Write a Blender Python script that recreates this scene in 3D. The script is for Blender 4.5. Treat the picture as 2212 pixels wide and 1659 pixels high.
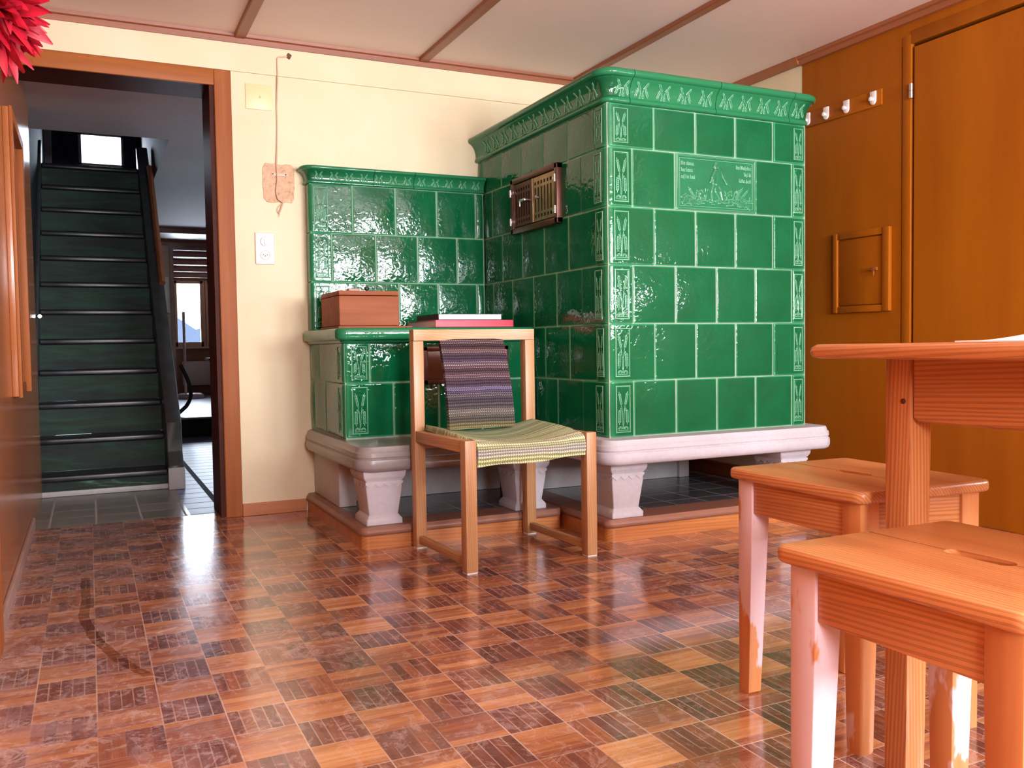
import bpy, bmesh, math, random
import numpy as np
from mathutils import Vector, Matrix

random.seed(7)
scene = bpy.context.scene
for o in list(bpy.data.objects):
    bpy.data.objects.remove(o, do_unlink=True)
COL = scene.collection

# ------------------------------------------------------------------ camera
YAW, PITCH, ROLL, FPX = 0.4442, -0.0445, -0.0145, 1918.0
cam_d = bpy.data.cameras.new('camera')
cam = bpy.data.objects.new('camera', cam_d)
COL.objects.link(cam)
_f = Vector((math.sin(YAW) * math.cos(PITCH), math.cos(YAW) * math.cos(PITCH), math.sin(PITCH)))
_r = Vector((math.cos(YAW), -math.sin(YAW), 0))
_u = _r.cross(_f)
_r2 = _r * math.cos(ROLL) + _u * math.sin(ROLL)
_u2 = -_r * math.sin(ROLL) + _u * math.cos(ROLL)
cam.matrix_world = Matrix(((_r2.x, _u2.x, -_f.x, 0), (_r2.y, _u2.y, -_f.y, 0), (_r2.z, _u2.z, -_f.z, 0.76), (0, 0, 0, 1)))
cam_d.sensor_fit = 'HORIZONTAL'
cam_d.sensor_width = 36.0
cam_d.lens = 36.0 * FPX / 2212.0
cam_d.clip_start = 0.02
cam_d.clip_end = 300
scene.camera = cam

# ------------------------------------------------------------------ view, sky, daylight
scene.view_settings.view_transform = 'Standard'
scene.view_settings.look = 'None'
scene.view_settings.exposure = 0.82
scene.view_settings.gamma = 1.0
scene.view_settings.use_curve_mapping = False
scene.cycles.use_denoising = True
scene.cycles.caustics_reflective = False
scene.cycles.caustics_refractive = False
scene.cycles.max_bounces = 10
scene.cycles.diffuse_bounces = 6
scene.cycles.glossy_bounces = 5
scene.cycles.transparent_max_bounces = 12
scene.cycles.sample_clamp_indirect = 6.0

world = bpy.data.worlds.new('daylight')
scene.world = world
world.use_nodes = True
wb = world.node_tree.nodes['Background']
wb.inputs['Color'].default_value = (0.74, 0.84, 1.0, 1)
wb.inputs['Strength'].default_value = 1.5


def daylight(name, loc, direction, sx, sy, power, color=(0.93, 0.94, 1.0)):
    """Daylight entering through one window opening."""
    ld = bpy.data.lights.new(name, 'AREA')
    ld.shape = 'RECTANGLE'
    ld.size, ld.size_y = sx, sy
    ld.energy = power
    ld.color = color
    lo = bpy.data.objects.new(name, ld)
    COL.objects.link(lo)
    lo.location = loc
    lo.rotation_euler = Vector(direction).to_track_quat('-Z', 'Z').to_euler()
    return lo


YF = -1.75          # wall behind the camera
WINS = [(0.00, 0.62), (1.30, 2.15), (2.30, 3.10)]   # its windows (x range); the first is added to brighten the floor
ADDED_RWINS = [(-1.45, -0.55), (-0.15, 0.75)]   # windows added out of view in the right wall for fill light (y range)
WZ0, WZ1 = 0.88, 1.92
for _a, _b in WINS:
    daylight('window_daylight', ((_a + _b) / 2, YF - 0.16, (WZ0 + WZ1) / 2), (0, 1, 0.50), _b - _a, WZ1 - WZ0, 142.0 * (_b - _a))
for _a, _b in ADDED_RWINS:
    daylight('window_daylight', (3.22 + 0.26, (_a + _b) / 2, (WZ0 + WZ1) / 2), (-1, 0, 0.55), _b - _a, WZ1 - WZ0, 110.0)  # fill lamps behind the added right-wall windows
daylight('stair_daylight', (0.16, 8.62, 2.5), (0, -1, -0.1), 0.36, 0.27, 5.0, (0.72, 0.84, 1.0))
daylight('far_room_daylight', (1.6, 12.2, 1.2), (0, -1, -0.15), 1.3, 0.8, 75.0, (0.74, 0.85, 1.0))

daylight('hall_daylight', (2.36, 5.45, 1.33), (-1, 0, -0.15), 1.4, 0.95, 11.0, (0.74, 0.84, 1.0))

# ------------------------------------------------------------------ node helpers
class NT:
    def __init__(self, name):
        self.m = bpy.data.materials.new(name)
        self.m.use_nodes = True
        self.t = self.m.node_tree
        self.b = self.t.nodes['Principled BSDF']

    def n(self, kind, **kw):
        nd = self.t.nodes.new(kind)
        for k, v in kw.items():
            setattr(nd, k, v)
        return nd

    def put(self, sock, v):
        if v is None:
            return
        if isinstance(v, bpy.types.NodeSocket):
            self.t.links.new(v, sock)
        else:
            if isinstance(v, (tuple, list)) and len(v) == 3 and sock.type == 'RGBA':
                v = tuple(v) + (1,)
            sock.default_value = v

    def math(self, op, a, b=None, c=None, clamp=False):
        nd = self.n('ShaderNodeMath', operation=op, use_clamp=clamp)
        self.put(nd.inputs[0], a)
        self.put(nd.inputs[1], b)
        self.put(nd.inputs[2], c)
        return nd.outputs[0]

    def obj(self):
        return self.n('ShaderNodeTexCoord').outputs['Object']

    def xyz(self, v):
        s = self.n('ShaderNodeSeparateXYZ')
        self.put(s.inputs[0], v)
        return s.outputs[0], s.outputs[1], s.outputs[2]

    def comb(self, x, y, z):
        s = self.n('ShaderNodeCombineXYZ')
        for i, q in enumerate((x, y, z)):
            self.put(s.inputs[i], q)
        return s.outputs[0]

    def mapping(self, v, scale=(1, 1, 1), loc=(0, 0, 0), rot=(0, 0, 0)):
        s = self.n('ShaderNodeMapping')
        self.put(s.inputs[0], v)
        s.inputs['Scale'].default_value = scale
        s.inputs['Location'].default_value = loc
        s.inputs['Rotation'].default_value = rot
        return s.outputs[0]

    def noise(self, v, scale=5, detail=3, rough=0.5, dist=0.0, out=0):
        s = self.n('ShaderNodeTexNoise')
        self.put(s.inputs['Vector'], v)
        s.inputs['Scale'].default_value = scale
        s.inputs['Detail'].default_value = detail
        s.inputs['Roughness'].default_value = rough
        s.inputs['Distortion'].default_value = dist
        return s.outputs[out]

    def ramp(self, f, stops, interp='LINEAR'):
        s = self.n('ShaderNodeValToRGB')
        s.color_ramp.interpolation = interp
        el = s.color_ramp.elements
        while len(el) < len(stops):
            el.new(0.5)
        for e, (p, c) in zip(el, stops):
            e.position = p
            e.color = (c if isinstance(c, (tuple, list)) else (c, c, c)) + ((1,) if not isinstance(c, (tuple, list)) or len(c) == 3 else ())
        self.put(s.inputs[0], f)
        return s.outputs[0]

    def mix(self, f, a, b, mode='MIX'):
        s = self.n('ShaderNodeMix', data_type='RGBA', blend_type=mode)
        self.put(s.inputs[0], f)
        self.put(s.inputs[6], a)
        self.put(s.inputs[7], b)
        return s.outputs[2]

    def mixf(self, f, a, b):
        s = self.n('ShaderNodeMix', data_type='FLOAT')
        self.put(s.inputs[0], f)
        self.put(s.inputs[2], a)
        self.put(s.inputs[3], b)
        return s.outputs[0]

    def bump(self, h, strength=0.3, dist=0.01):
        s = self.n('ShaderNodeBump')
        self.put(s.inputs['Height'], h)
        s.inputs['Strength'].default_value = strength
        s.inputs['Distance'].default_value = dist
        self.put(self.b.inputs['Normal'], s.outputs[0])
        return s.outputs[0]

    def set(self, color=None, rough=None, metal=None, spec=None, coat=None, coat_rough=None, **kw):
        self.put(self.b.inputs['Base Color'], color)
        self.put(self.b.inputs['Roughness'], rough)
        self.put(self.b.inputs['Metallic'], metal)
        self.put(self.b.inputs['Specular IOR Level'], spec)
        self.put(self.b.inputs['Coat Weight'], coat)
        self.put(self.b.inputs['Coat Roughness'], coat_rough)
        for k, v in kw.items():
            self.put(self.b.inputs[k], v)
        return self.m


def srgb(r, g, b):
    f = lambda c: c / 12.92 if c <= 0.04045 else ((c + 0.055) / 1.055) ** 2.4
    return tuple(f(c / 255.0) for c in (r, g, b))


def plain(name, color, rough=0.5, metal=0.0, spec=0.5, var=0.06, vscale=12, bump=0.0, coat=0.0):
    t = NT(name)
    n = t.noise(t.obj(), vscale, 4, 0.6)
    lo = tuple(c * (1 - var) for c in color)
    hi = tuple(min(1, c * (1 + var)) for c in color)
    c = t.ramp(n, [(0.3, lo), (0.7, hi)])
    if bump:
        t.bump(n, bump, 0.004)
    return t.set(c, rough, metal, spec, coat)


def wood(name, dark, light, axis='x', across=22, along=1.2, rings=0.0, rough=0.4, coat=0.0, glare=None, bump=0.05, seed=0.0, ringk=0.62, spec=0.5):
    t = NT(name)
    co = t.obj()
    sc = [across] * 3
    sc['xyz'.index(axis)] = along
    v = t.mapping(co, tuple(sc), (seed, seed * 1.7, seed * 0.6))
    a = t.noise(v, 1.0, 5, 0.6, 0.35)
    f = t.ramp(a, [(0.25, dark), (0.5, tuple((d + l) / 2 for d, l in zip(dark, light))), (0.75, light)])
    if rings:
        w = t.n('ShaderNodeTexWave', wave_type='BANDS', bands_direction='DIAGONAL')
        sc2 = [rings] * 3
        sc2['xyz'.index(axis)] = rings * 0.045
        t.put(w.inputs['Vector'], t.mapping(co, tuple(sc2), (seed * 2, seed, 0)))
        w.inputs['Scale'].default_value = 1.0
        w.inputs['Distortion'].default_value = 5.0
        w.inputs['Detail'].default_value = 2.0
        w.inputs['Detail Scale'].default_value = 0.5
        k = t.ramp(w.outputs[1], [(0.0, 0.0), (0.55, 0.12), (0.92, 1.0), (1.0, 0.3)])
        f = t.mix(t.math('MULTIPLY', k, ringk), f, tuple(c * 0.66 for c in dark))
    if glare is not None:  # pale patches of painted glare mixed over the grain
        wc, lo, hi = glare
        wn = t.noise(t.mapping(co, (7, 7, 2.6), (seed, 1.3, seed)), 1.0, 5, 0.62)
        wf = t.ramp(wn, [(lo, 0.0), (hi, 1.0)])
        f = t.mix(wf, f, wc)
    t.bump(a, bump, 0.004)
    return t.set(f, rough, 0.0, spec, coat, 0.1)

# ------------------------------------------------------------------ materials
M = {}
# green stove glaze: rippled, wet-looking surface, thinner (paler) on raised edges
def glaze(name, deep, thin, ripple=0.5, rough=0.05, dust=0.0):
    t = NT(name)
    co = t.obj()
    n1 = t.noise(co, 9, 2, 0.5)
    base = t.ramp(n1, [(0.3, tuple(c * 0.86 for c in deep)), (0.7, tuple(c * 1.12 for c in deep))])
    g = t.n('ShaderNodeNewGeometry')
    p = t.ramp(g.outputs['Pointiness'], [(0.47, 0.0), (0.505, 0.06), (0.545, 1.0)])
    c = t.mix(t.math('MULTIPLY', p, 0.8), base, thin)
    if dust:
        d = t.noise(t.mapping(co, (5, 5, 2)), 3, 4, 0.6)
        c = t.mix(t.math('MULTIPLY', t.ramp(d, [(0.45, 0), (0.75, 1)]), dust), c, (0.42, 0.42, 0.36))
    r = t.noise(t.mapping(co, (1, 1, 1), (3, 1, 2)), 46, 1.5, 0.5, 0.6)
    amp = t.ramp(t.noise(co, 4.2, 2), [(0.3, 0.25), (0.62, 1.0)])
    t.bump(t.math('MULTIPLY', r, amp), ripple, 0.006)
    return t.set(c, rough, 0, 0.42)
M['glaze'] = glaze('green_glaze', (0.0004, 0.094, 0.032), (0.06, 0.44, 0.19), 0.32)
M['glaze_relief'] = glaze('green_glaze_relief', (0.006, 0.150, 0.060), (0.30, 0.68, 0.42), 0.05)
M['glaze_smooth'] = glaze('green_glaze_mouldings', (0.003, 0.100, 0.036), (0.02, 0.20, 0.08), 0.10)
M['grout'] = plain('pale_grout', (0.28, 0.36, 0.27), 0.8, var=0.15, vscale=40)

# parquet
def parquet():
    t = NT('mosaic_parquet')
    co = t.obj()
    x, y, z = t.xyz(co)
    u = t.math('DIVIDE', t.math('ADD', x, 0.008), 0.1213)
    v = t.math('DIVIDE', t.math('SUBTRACT', y, 1.541), 0.1217)
    i, j = t.math('FLOOR', u), t.math('FLOOR', v)
    par = t.math('MULTIPLY', t.math('FRACT', t.math('MULTIPLY', t.math('ADD', i, j), 0.5)), 2.0)
    par = t.math('GREATER_THAN', par, 0.5)
    fu, fv = t.math('FRACT', u), t.math('FRACT', v)
    s = t.math('MULTIPLY', t.mixf(par, fu, fv), 5.0)
    k = t.math('FLOOR', s)
    wn = t.n('ShaderNodeTexWhiteNoise', noise_dimensions='3D')
    t.put(wn.inputs['Vector'], t.comb(t.math('ADD', i, 0.37), t.math('ADD', j, 0.71), t.math('ADD', k, 0.13)))
    h = wn.outputs['Value']
    wn2 = t.n('ShaderNodeTexWhiteNoise', noise_dimensions='3D')
    t.put(wn2.inputs['Vector'], t.comb(t.math('ADD', i, 5.37), t.math('ADD', j, 2.71), 4.13))
    hs = wn2.outputs['Value']
    gx = t.mixf(par, 85.0, 5.0)
    gy = t.mixf(par, 5.0, 85.0)
    gv = t.comb(t.math('ADD', t.math('MULTIPLY', x, gx), t.math('MULTIPLY', h, 37.0)),
                t.math('ADD', t.math('MULTIPLY', y, gy), t.math('MULTIPLY', h, 11.0)), h)
    grain = t.noise(gv, 1.0, 5, 0.65, 0.5)
    # strip tone: squares laid across the room are redder and darker, along it more orange, partly grain sheen put into the colour
    tone = t.math('ADD', t.math('MULTIPLY', h, 0.36), t.math('MULTIPLY', hs, 0.24))
    tone = t.math('ADD', tone, t.math('MULTIPLY', par, 0.36))
    tone = t.math('ADD', tone, t.math('MULTIPLY', t.math('SUBTRACT', grain, 0.5), 0.75))
    c = t.ramp(tone, [(0.05, (0.105, 0.029, 0.021)), (0.30, (0.185, 0.052, 0.030)), (0.54, (0.32, 0.105, 0.044)), (0.80, (0.54, 0.225, 0.080)), (1.0, (0.70, 0.36, 0.15))])
    # joints
    fs = t.math('FRACT', s)
    js = t.math('MINIMUM', fs, t.math('SUBTRACT', 1.0, fs))
    jf = t.math('LESS_THAN', js, 0.055)
    ju = t.math('MINIMUM', t.math('MINIMUM', fu, t.math('SUBTRACT', 1.0, fu)), t.math('MINIMUM', fv, t.math('SUBTRACT', 1.0, fv)))
    je = t.math('LESS_THAN', ju, 0.012)
    jn = t.ramp(t.noise(co, 3.0, 3), [(0.40, 0.15), (0.62, 1.0)])
    c = t.mix(t.math('MULTIPLY', t.math('MULTIPLY', jf, t.math('SUBTRACT', 1.0, t.math('MULTIPLY', par, 0.8))), t.math('MULTIPLY', jn, 0.62)), c, (0.66, 0.46, 0.37))
    c = t.mix(t.math('MULTIPLY', je, t.math('MULTIPLY', jn, 0.8)), c, (0.74, 0.56, 0.44))
    # scuffed varnish: fine whitish scratches and a milky film, thickest by the door side
    sc = t.noise(t.mapping(co, (1, 1, 1), (4, 2, 0)), 13, 7, 0.74, 2.2)
    scr = t.ramp(sc, [(0.52, 0.0), (0.60, 0.55), (0.66, 0.0)])
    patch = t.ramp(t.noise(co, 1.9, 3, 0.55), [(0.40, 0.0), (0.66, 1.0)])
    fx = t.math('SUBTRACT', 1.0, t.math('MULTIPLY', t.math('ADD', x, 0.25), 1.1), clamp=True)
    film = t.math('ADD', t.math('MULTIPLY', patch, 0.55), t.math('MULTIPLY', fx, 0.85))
    # a streak wiped in the dust by the doorway: straight, then curving towards the room
    yd = t.math('MAXIMUM', 0.0, t.math('SUBTRACT', 2.85, y))
    xc = t.math('ADD', -0.034, t.math('MULTIPLY', t.math('MULTIPLY', yd, yd), 0.33))
    xc = t.math('ADD', xc, t.math('MULTIPLY', t.math('SUBTRACT', t.noise(co, 7, 3), 0.5), 0.022))
    arc = t.math('LESS_THAN', t.math('ABSOLUTE', t.math('SUBTRACT', x, xc)), 0.0135)
    arc = t.math('MULTIPLY', arc, t.math('MULTIPLY', t.math('GREATER_THAN', y, 2.21), t.math('LESS_THAN', y, 3.27)))
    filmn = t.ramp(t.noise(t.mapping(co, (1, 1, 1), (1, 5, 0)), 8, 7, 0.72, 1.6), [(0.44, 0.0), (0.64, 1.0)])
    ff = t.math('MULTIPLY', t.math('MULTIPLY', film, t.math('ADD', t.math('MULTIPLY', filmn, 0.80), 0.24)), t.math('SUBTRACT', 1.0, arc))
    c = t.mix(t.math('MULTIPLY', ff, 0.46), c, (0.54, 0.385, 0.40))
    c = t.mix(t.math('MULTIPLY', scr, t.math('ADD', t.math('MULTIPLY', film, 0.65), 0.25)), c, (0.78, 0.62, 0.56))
    c = t.mix(t.math('MULTIPLY', arc, 0.4), c, (0.10, 0.025, 0.012))
    rough = t.math('ADD', 0.09, t.math('MULTIPLY', ff, 0.22))
    rough = t.math('ADD', rough, t.math('MULTIPLY', grain, 0.10))
    hgt = t.math('SUBTRACT', t.math('MULTIPLY', grain, 0.10), t.math('MULTIPLY', jf, 0.5))
    hgt = t.math('ADD', hgt, t.math('MULTIPLY', t.noise(co, 7, 2), 0.8))
    nrm = t.bump(hgt, 0.07, 0.004)
    return t.set(c, rough, 0, 0.5, 0.55, 0.11)
M['parquet'] = parquet()

def tiles(name, col, joint, size, offset, jw=0.02, rough=0.35, var=0.25):
    t = NT(name)
    co = t.obj()
    x, y, z = t.xyz(co)
    u = t.math('DIVIDE', t.math('SUBTRACT', x, offset[0]), size[0])
    v = t.math('DIVIDE', t.math('SUBTRACT', y, offset[1]), size[1])
    fu, fv = t.math('FRACT', u), t.math('FRACT', v)
    wn = t.n('ShaderNodeTexWhiteNoise', noise_dimensions='3D')
    t.put(wn.inputs['Vector'], t.comb(t.math('ADD', t.math('FLOOR', u), 0.3), t.math('ADD', t.math('FLOOR', v), 0.6), 0.2))
    n = t.noise(co, 14, 5, 0.65)
    f = t.math('ADD', t.math('MULTIPLY', wn.outputs['Value'], 0.4), t.math('MULTIPLY', n, 0.6))
    c = t.ramp(f, [(0.2, tuple(q * (1 - var) for q in col)), (0.8, tuple(min(1, q * (1 + var)) for q in col))])
    m = t.math('MINIMUM', t.math('MINIMUM', fu, t.math('SUBTRACT', 1.0, fu)), t.math('MINIMUM', fv, t.math('SUBTRACT', 1.0, fv)))
    jf = t.math('LESS_THAN', m, jw)
    c = t.mix(jf, c, joint)
    t.bump(t.math('SUBTRACT', t.math('MULTIPLY', n, 0.4), jf), 0.25, 0.003)
    return t.set(c, t.mixf(jf, rough, 0.8), 0, 0.5)
M['hall_tiles'] = tiles('grey_hall_tiles', (0.20, 0.20, 0.17), (0.34, 0.33, 0.31), (0.186, 0.20), (0.008, 4.30), 0.025, 0.30)
M['slate'] = tiles('slate_hearth_tiles', (0.075, 0.085, 0.10), (0.42, 0.43, 0.46), (0.155, 0.155), (2.215, 3.018), 0.013, 0.16)
M['hall_planks'] = tiles('blue_grey_hall_planks', (0.22, 0.27, 0.42), (0.02, 0.02, 0.03), (0.42, 0.16), (0.55, 4.3), 0.035, 0.42)
M['far_floor'] = plain('grey_blue_far_floor', (0.34, 0.36, 0.50), 0.35, var=0.1)

# walls
def plaster():
    t = NT('yellow_plaster')
    co = t.obj()
    n = t.noise(co, 2.2, 4, 0.6)
    c = t.ramp(n, [(0.3, (0.74, 0.645, 0.42)), (0.7, (0.80, 0.715, 0.49))])
    sp = t.ramp(t.noise(co, 30, 6, 0.7, 0.4), [(0.60, 0.0), (0.74, 1.0)])
    c = t.mix(t.math('MULTIPLY', sp, 0.20), c, (0.60, 0.46, 0.25))
    t.bump(t.noise(co, 38, 4, 0.6), 0.25, 0.004)
    return t.set(c, 0.62, 0, 0.3)
M['plaster'] = plaster()
M['cupboard_wood'] = wood('orange_plywood', (0.30, 0.078, 0.002), (0.40, 0.118, 0.004), 'z', 5, 0.7, 0, 0.5, 0, None, 0.02, spec=0.2)
M['panel_wood'] = wood('dark_glossy_panel', (0.30, 0.092, 0.028), (0.44, 0.160, 0.054), 'z', 9, 0.6, 0, 0.20, 0.0, None, 0.03)
M['front_panel'] = wood('brown_front_panelling', (0.16, 0.055, 0.016), (0.24, 0.09, 0.03), 'z', 9, 0.6, 0, 0.45)
M['casing_wood'] = wood('reddish_casing_wood', (0.25, 0.066, 0.014), (0.39, 0.130, 0.035), 'z', 24, 1.0, 0, 0.5, 0, None, 0.04, spec=0.2)
M['casing_wood_x'] = wood('reddish_header_wood', (0.28, 0.080, 0.016), (0.43, 0.150, 0.040), 'x', 24, 1.0, 0, 0.5, 0, None, 0.04, spec=0.2)
M['trim_x'] = wood('ceiling_trim_wood', (0.23, 0.070, 0.026), (0.36, 0.115, 0.045), 'x', 20, 1.0, 0, 0.4)
M['trim_y'] = wood('ceiling_batten_wood', (0.23, 0.070, 0.026), (0.36, 0.115, 0.045), 'y', 20, 1.0, 0, 0.4)
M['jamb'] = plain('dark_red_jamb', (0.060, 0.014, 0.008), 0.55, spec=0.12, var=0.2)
def ceiling_mat():
    t = NT('beige_ceiling_board')
    co = t.obj()
    n = t.noise(co, 140, 3, 0.7)
    m = t.noise(co, 1.4, 3, 0.5)
    c = t.ramp(t.math('ADD', t.math('MULTIPLY', n, 0.5), t.math('MULTIPLY', m, 0.5)), [(0.3, (0.80, 0.66, 0.60)), (0.7, (0.89, 0.76, 0.70))])
    return t.set(c, 0.55, 0, 0.35)
M['ceiling'] = ceiling_mat()
M['hall_plaster'] = plain('grey_hall_plaster', (0.46, 0.40, 0.40), 0.7, spec=0.2, var=0.06, bump=0.1, vscale=30)
M['hall_dark'] = plain('dark_hall_paint', (0.022, 0.024, 0.03), 0.7, spec=0.15, var=0.2)
M['attic_dark'] = plain('dark_attic_boards', (0.025, 0.03, 0.055), 0.6, spec=0.2, var=0.3)
M['far_wood'] = wood('far_room_wood', (0.20, 0.065, 0.025), (0.32, 0.12, 0.05), 'x', 12, 1.0, 0, 0.35)
M['white_wood'] = plain('pale_window_wood', (0.62, 0.44, 0.30), 0.4)
M['baseboard'] = wood('baseboard_wood', (0.40, 0.135, 0.05), (0.60, 0.25, 0.10), 'x', 22, 1.2, 0, 0.4)
M['old_board'] = plain('dusty_pink_board', (0.40, 0.27, 0.23), 0.5, var=0.15)

# stone
def stone(name, col, rough=0.55):
    t = NT(name)
    co = t.obj()
    n = t.noise(co, 60, 5, 0.7)
    m = t.noise(co, 4, 4, 0.6)
    f = t.math('ADD', t.math('MULTIPLY', n, 0.45), t.math('MULTIPLY', m, 0.55))
    c = t.ramp(f, [(0.3, tuple(q * 0.84 for q in col)), (0.7, tuple(min(1, q * 1.1) for q in col))])
    t.bump(n, 0.18, 0.003)
    return t.set(c, rough, 0, 0.5)
M['stone'] = stone('pale_sandstone', (0.56, 0.56, 0.61))
M['stone_worn'] = stone('brown_grey_polished_stone', (0.27, 0.255, 0.245), 0.26)
M['stone_dark'] = stone('grey_stone_lining', (0.52, 0.51, 0.51), 0.5)

# furniture
OAKD, OAKL = (0.38, 0.190, 0.078), (0.60, 0.35, 0.165)
for a in 'xyz':
    M['oak_' + a] = wood('oiled_oak_' + a, OAKD, OAKL, a, 34, 1.4, 70, 0.38, 0, None, 0.05, 0.2, 0.45)
PD, PL = (0.44, 0.145, 0.042), (0.68, 0.300, 0.105)
for a in 'xyz':
    M['pine_' + a] = wood('orange_pine_' + a, PD, PL, a, 18, 0.9, 85, 0.36, 0.15, None, 0.04, 0.4, 0.85)
M['pine_leg'] = wood('painted_glare_pine_leg', PD, PL, 'z', 18, 0.9, 0, 0.36, 0.1, ((0.68, 0.53, 0.56), 0.52, 0.545), 0.04, 0.9)  # lavender patches put window glare into the leg colour
M['platform_wood_x'] = wood('orange_riser_wood', (0.44, 0.15, 0.04), (0.66, 0.29, 0.10), 'x', 20, 1.0, 45, 0.36)
M['platform_wood_y'] = wood('dark_riser_wood', (0.26, 0.075, 0.02), (0.40, 0.13, 0.035), 'y', 20, 1.0, 45, 0.36)
M['rim_wood'] = wood('dusty_brown_rim_wood', (0.22, 0.095, 0.06), (0.34, 0.17, 0.11), 'x', 26, 1.5, 0, 0.42)
M['box_wood'] = wood('reddish_box_wood', (0.24, 0.066, 0.026), (0.37, 0.125, 0.054), 'x', 20, 1.5, 0, 0.6, spec=0.2)
M['felt'] = plain('white_felt', (0.75, 0.74, 0.70), 0.9)
M['white_plastic'] = plain('cream_white_plastic', (0.80, 0.74, 0.72), 0.3, var=0.03)
M['porcelain'] = plain('white_porcelain', (0.85, 0.82, 0.80), 0.15, var=0.03)
M['yellow_paint'] = plain('yellow_painted_metal', (0.80, 0.67, 0.36), 0.4, var=0.03)
M['steel'] = plain('worn_steel', (0.62, 0.60, 0.58), 0.28, 1.0)
M['brass'] = plain('dull_bronze', (0.36, 0.24, 0.13), 0.38, 0.9, var=0.25)
M['iron'] = plain('dark_brown_iron', (0.115, 0.042, 0.028), 0.38, 0.6, var=0.25)
M['brown_enamel'] = plain('brown_enamel', (0.14, 0.055, 0.03), 0.25, 0.0)
M['black'] = plain('black_void', (0.006, 0.006, 0.006), 0.8)
M['black_plastic'] = plain('black_plastic', (0.02, 0.02, 0.022), 0.35)
M['red_cover'] = plain('red_book_cloth', (0.62, 0.02, 0.06), 0.35, var=0.05)
M['dark_cover'] = plain('dark_book_cloth', (0.03, 0.018, 0.018), 0.4)
M['paper'] = plain('white_paper', (0.86, 0.85, 0.86), 0.6, var=0.02)
M['wall_scar'] = None
def scar():
    t = NT('torn_bare_plaster')
    co = t.obj()
    n = t.noise(co, 34, 6, 0.7, 0.5)
    c = t.ramp(n, [(0.25, (0.28, 0.15, 0.08)), (0.45, (0.62, 0.40, 0.25)), (0.6, (0.70, 0.48, 0.32)), (0.8, (0.76, 0.60, 0.42))])
    t.bump(n, 0.6, 0.006)
    return t.set(c, 0.85, 0, 0.2)
M['wall_scar'] = scar()
M['cable'] = plain('cream_cable', (0.62, 0.44, 0.30), 0.5)
M['feather'] = plain('red_feather', (0.40, 0.004, 0.020), 0.5, var=0.45, vscale=25)
M['stair_paint'] = None
def stairmat(name, green):
    t = NT(name)
    co = t.obj()
    n = t.noise(t.mapping(co, (1.2, 6, 9)), 2.2, 5, 0.65, 0.6)
    c = t.ramp(n, [(0.30, (0.018, 0.021, 0.020)), (0.50, (0.022, 0.042, 0.031)), (0.75, green)])
    return t.set(c, 0.6, 0, 0.22)
M['stair_riser'] = stairmat('worn_dark_green_paint', (0.028, 0.088, 0.052))
M['stair_green'] = stairmat('worn_pale_green_paint', (0.30, 0.62, 0.42))
M['stair_tread'] = plain('black_tread_linoleum', (0.016, 0.016, 0.020), 0.30, var=0.3)
M['stair_side'] = plain('dark_stringer_paint', (0.050, 0.054, 0.056), 0.4, var=0.25)
M['radiator'] = plain('white_enamel', (0.72, 0.68, 0.64), 0.4)
M['hill'] = plain('hazy_blue_hill', (0.20, 0.25, 0.36), 0.9)

def glass():
    t = NT('window_glass')
    tr = t.n('ShaderNodeBsdfTransparent')
    gl = t.n('ShaderNodeBsdfGlossy')
    gl.inputs['Roughness'].default_value = 0.02
    fr = t.n('ShaderNodeFresnel')
    fr.inputs['IOR'].default_value = 1.45
    mx = t.n('ShaderNodeMixShader')
    t.t.links.new(fr.outputs[0], mx.inputs[0])
    t.t.links.new(tr.outputs[0], mx.inputs[1])
    t.t.links.new(gl.outputs[0], mx.inputs[2])
    t.t.links.new(mx.outputs[0], t.t.nodes['Material Output'].inputs['Surface'])
    return t.m
M['glass'] = glass()

def weave(name, axis, stops, span):
    """Braided textile: colour bands along one axis, chevron stitches across."""
    t = NT(name)
    co = t.obj()
    x, y, z = t.xyz(co)
    s = {'y': y, 'z': z}[axis]
    if axis == 'y':      # the cloth turns down over the front rail, so its bands follow it down
        s = t.math('ADD', y, t.math('MINIMUM', 0.0, t.math('SUBTRACT', z, 0.425)))
    wob = t.math('MULTIPLY', t.math('SUBTRACT', t.noise(t.mapping(co, (6, 3, 3)), 1.5, 2), 0.5), 0.010)
    sw = t.math('ADD', s, wob)
    f = t.math('DIVIDE', t.math('SUBTRACT', sw, span[0]), span[1] - span[0])
    base = t.ramp(f, stops)
    row = t.math('MULTIPLY', sw, 1.0 / 0.0118)
    ri = t.math('FLOOR', row)
    rf = t.math('FRACT', row)
    wn = t.n('ShaderNodeTexWhiteNoise', noise_dimensions='1D')
    t.put(wn.inputs['W'], ri)
    tri = t.math('ABSOLUTE', t.math('SUBTRACT', rf, 0.5))
    st = t.math('FRACT', t.math('ADD', t.math('MULTIPLY', x, 1.0 / 0.0092), t.math('MULTIPLY', tri, 1.3)))
    stm = t.math('ABSOLUTE', t.math('SUBTRACT', st, 0.5))
    hh = t.math('SUBTRACT', t.math('ADD', t.math('MULTIPLY', stm, 1.0), t.math('MULTIPLY', t.math('SUBTRACT', 0.5, tri), 1.2)), 0.4)
    v = t.math('ADD', 0.62, t.math('MULTIPLY', wn.outputs['Value'], 0.75))
    dark = t.ramp(hh, [(0.05, 0.34), (0.36, 1.0)])
    c = t.mix(1.0, base, t.comb(v, v, v), 'MULTIPLY')
    c = t.mix(1.0, c, dark, 'MULTIPLY')
    bright = t.math('MULTIPLY', t.math('GREATER_THAN', wn.outputs['Value'], 0.55), t.math('GREATER_THAN', tri, 0.36))
    c = t.mix(t.math('MULTIPLY', bright, t.math('MULTIPLY', t.math('GREATER_THAN', stm, 0.16), 0.62)), c, (0.62, 0.54, 0.42))
    t.bump(hh, 0.8, 0.004)
    return t.set(c, 0.85, 0, 0.2)
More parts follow.
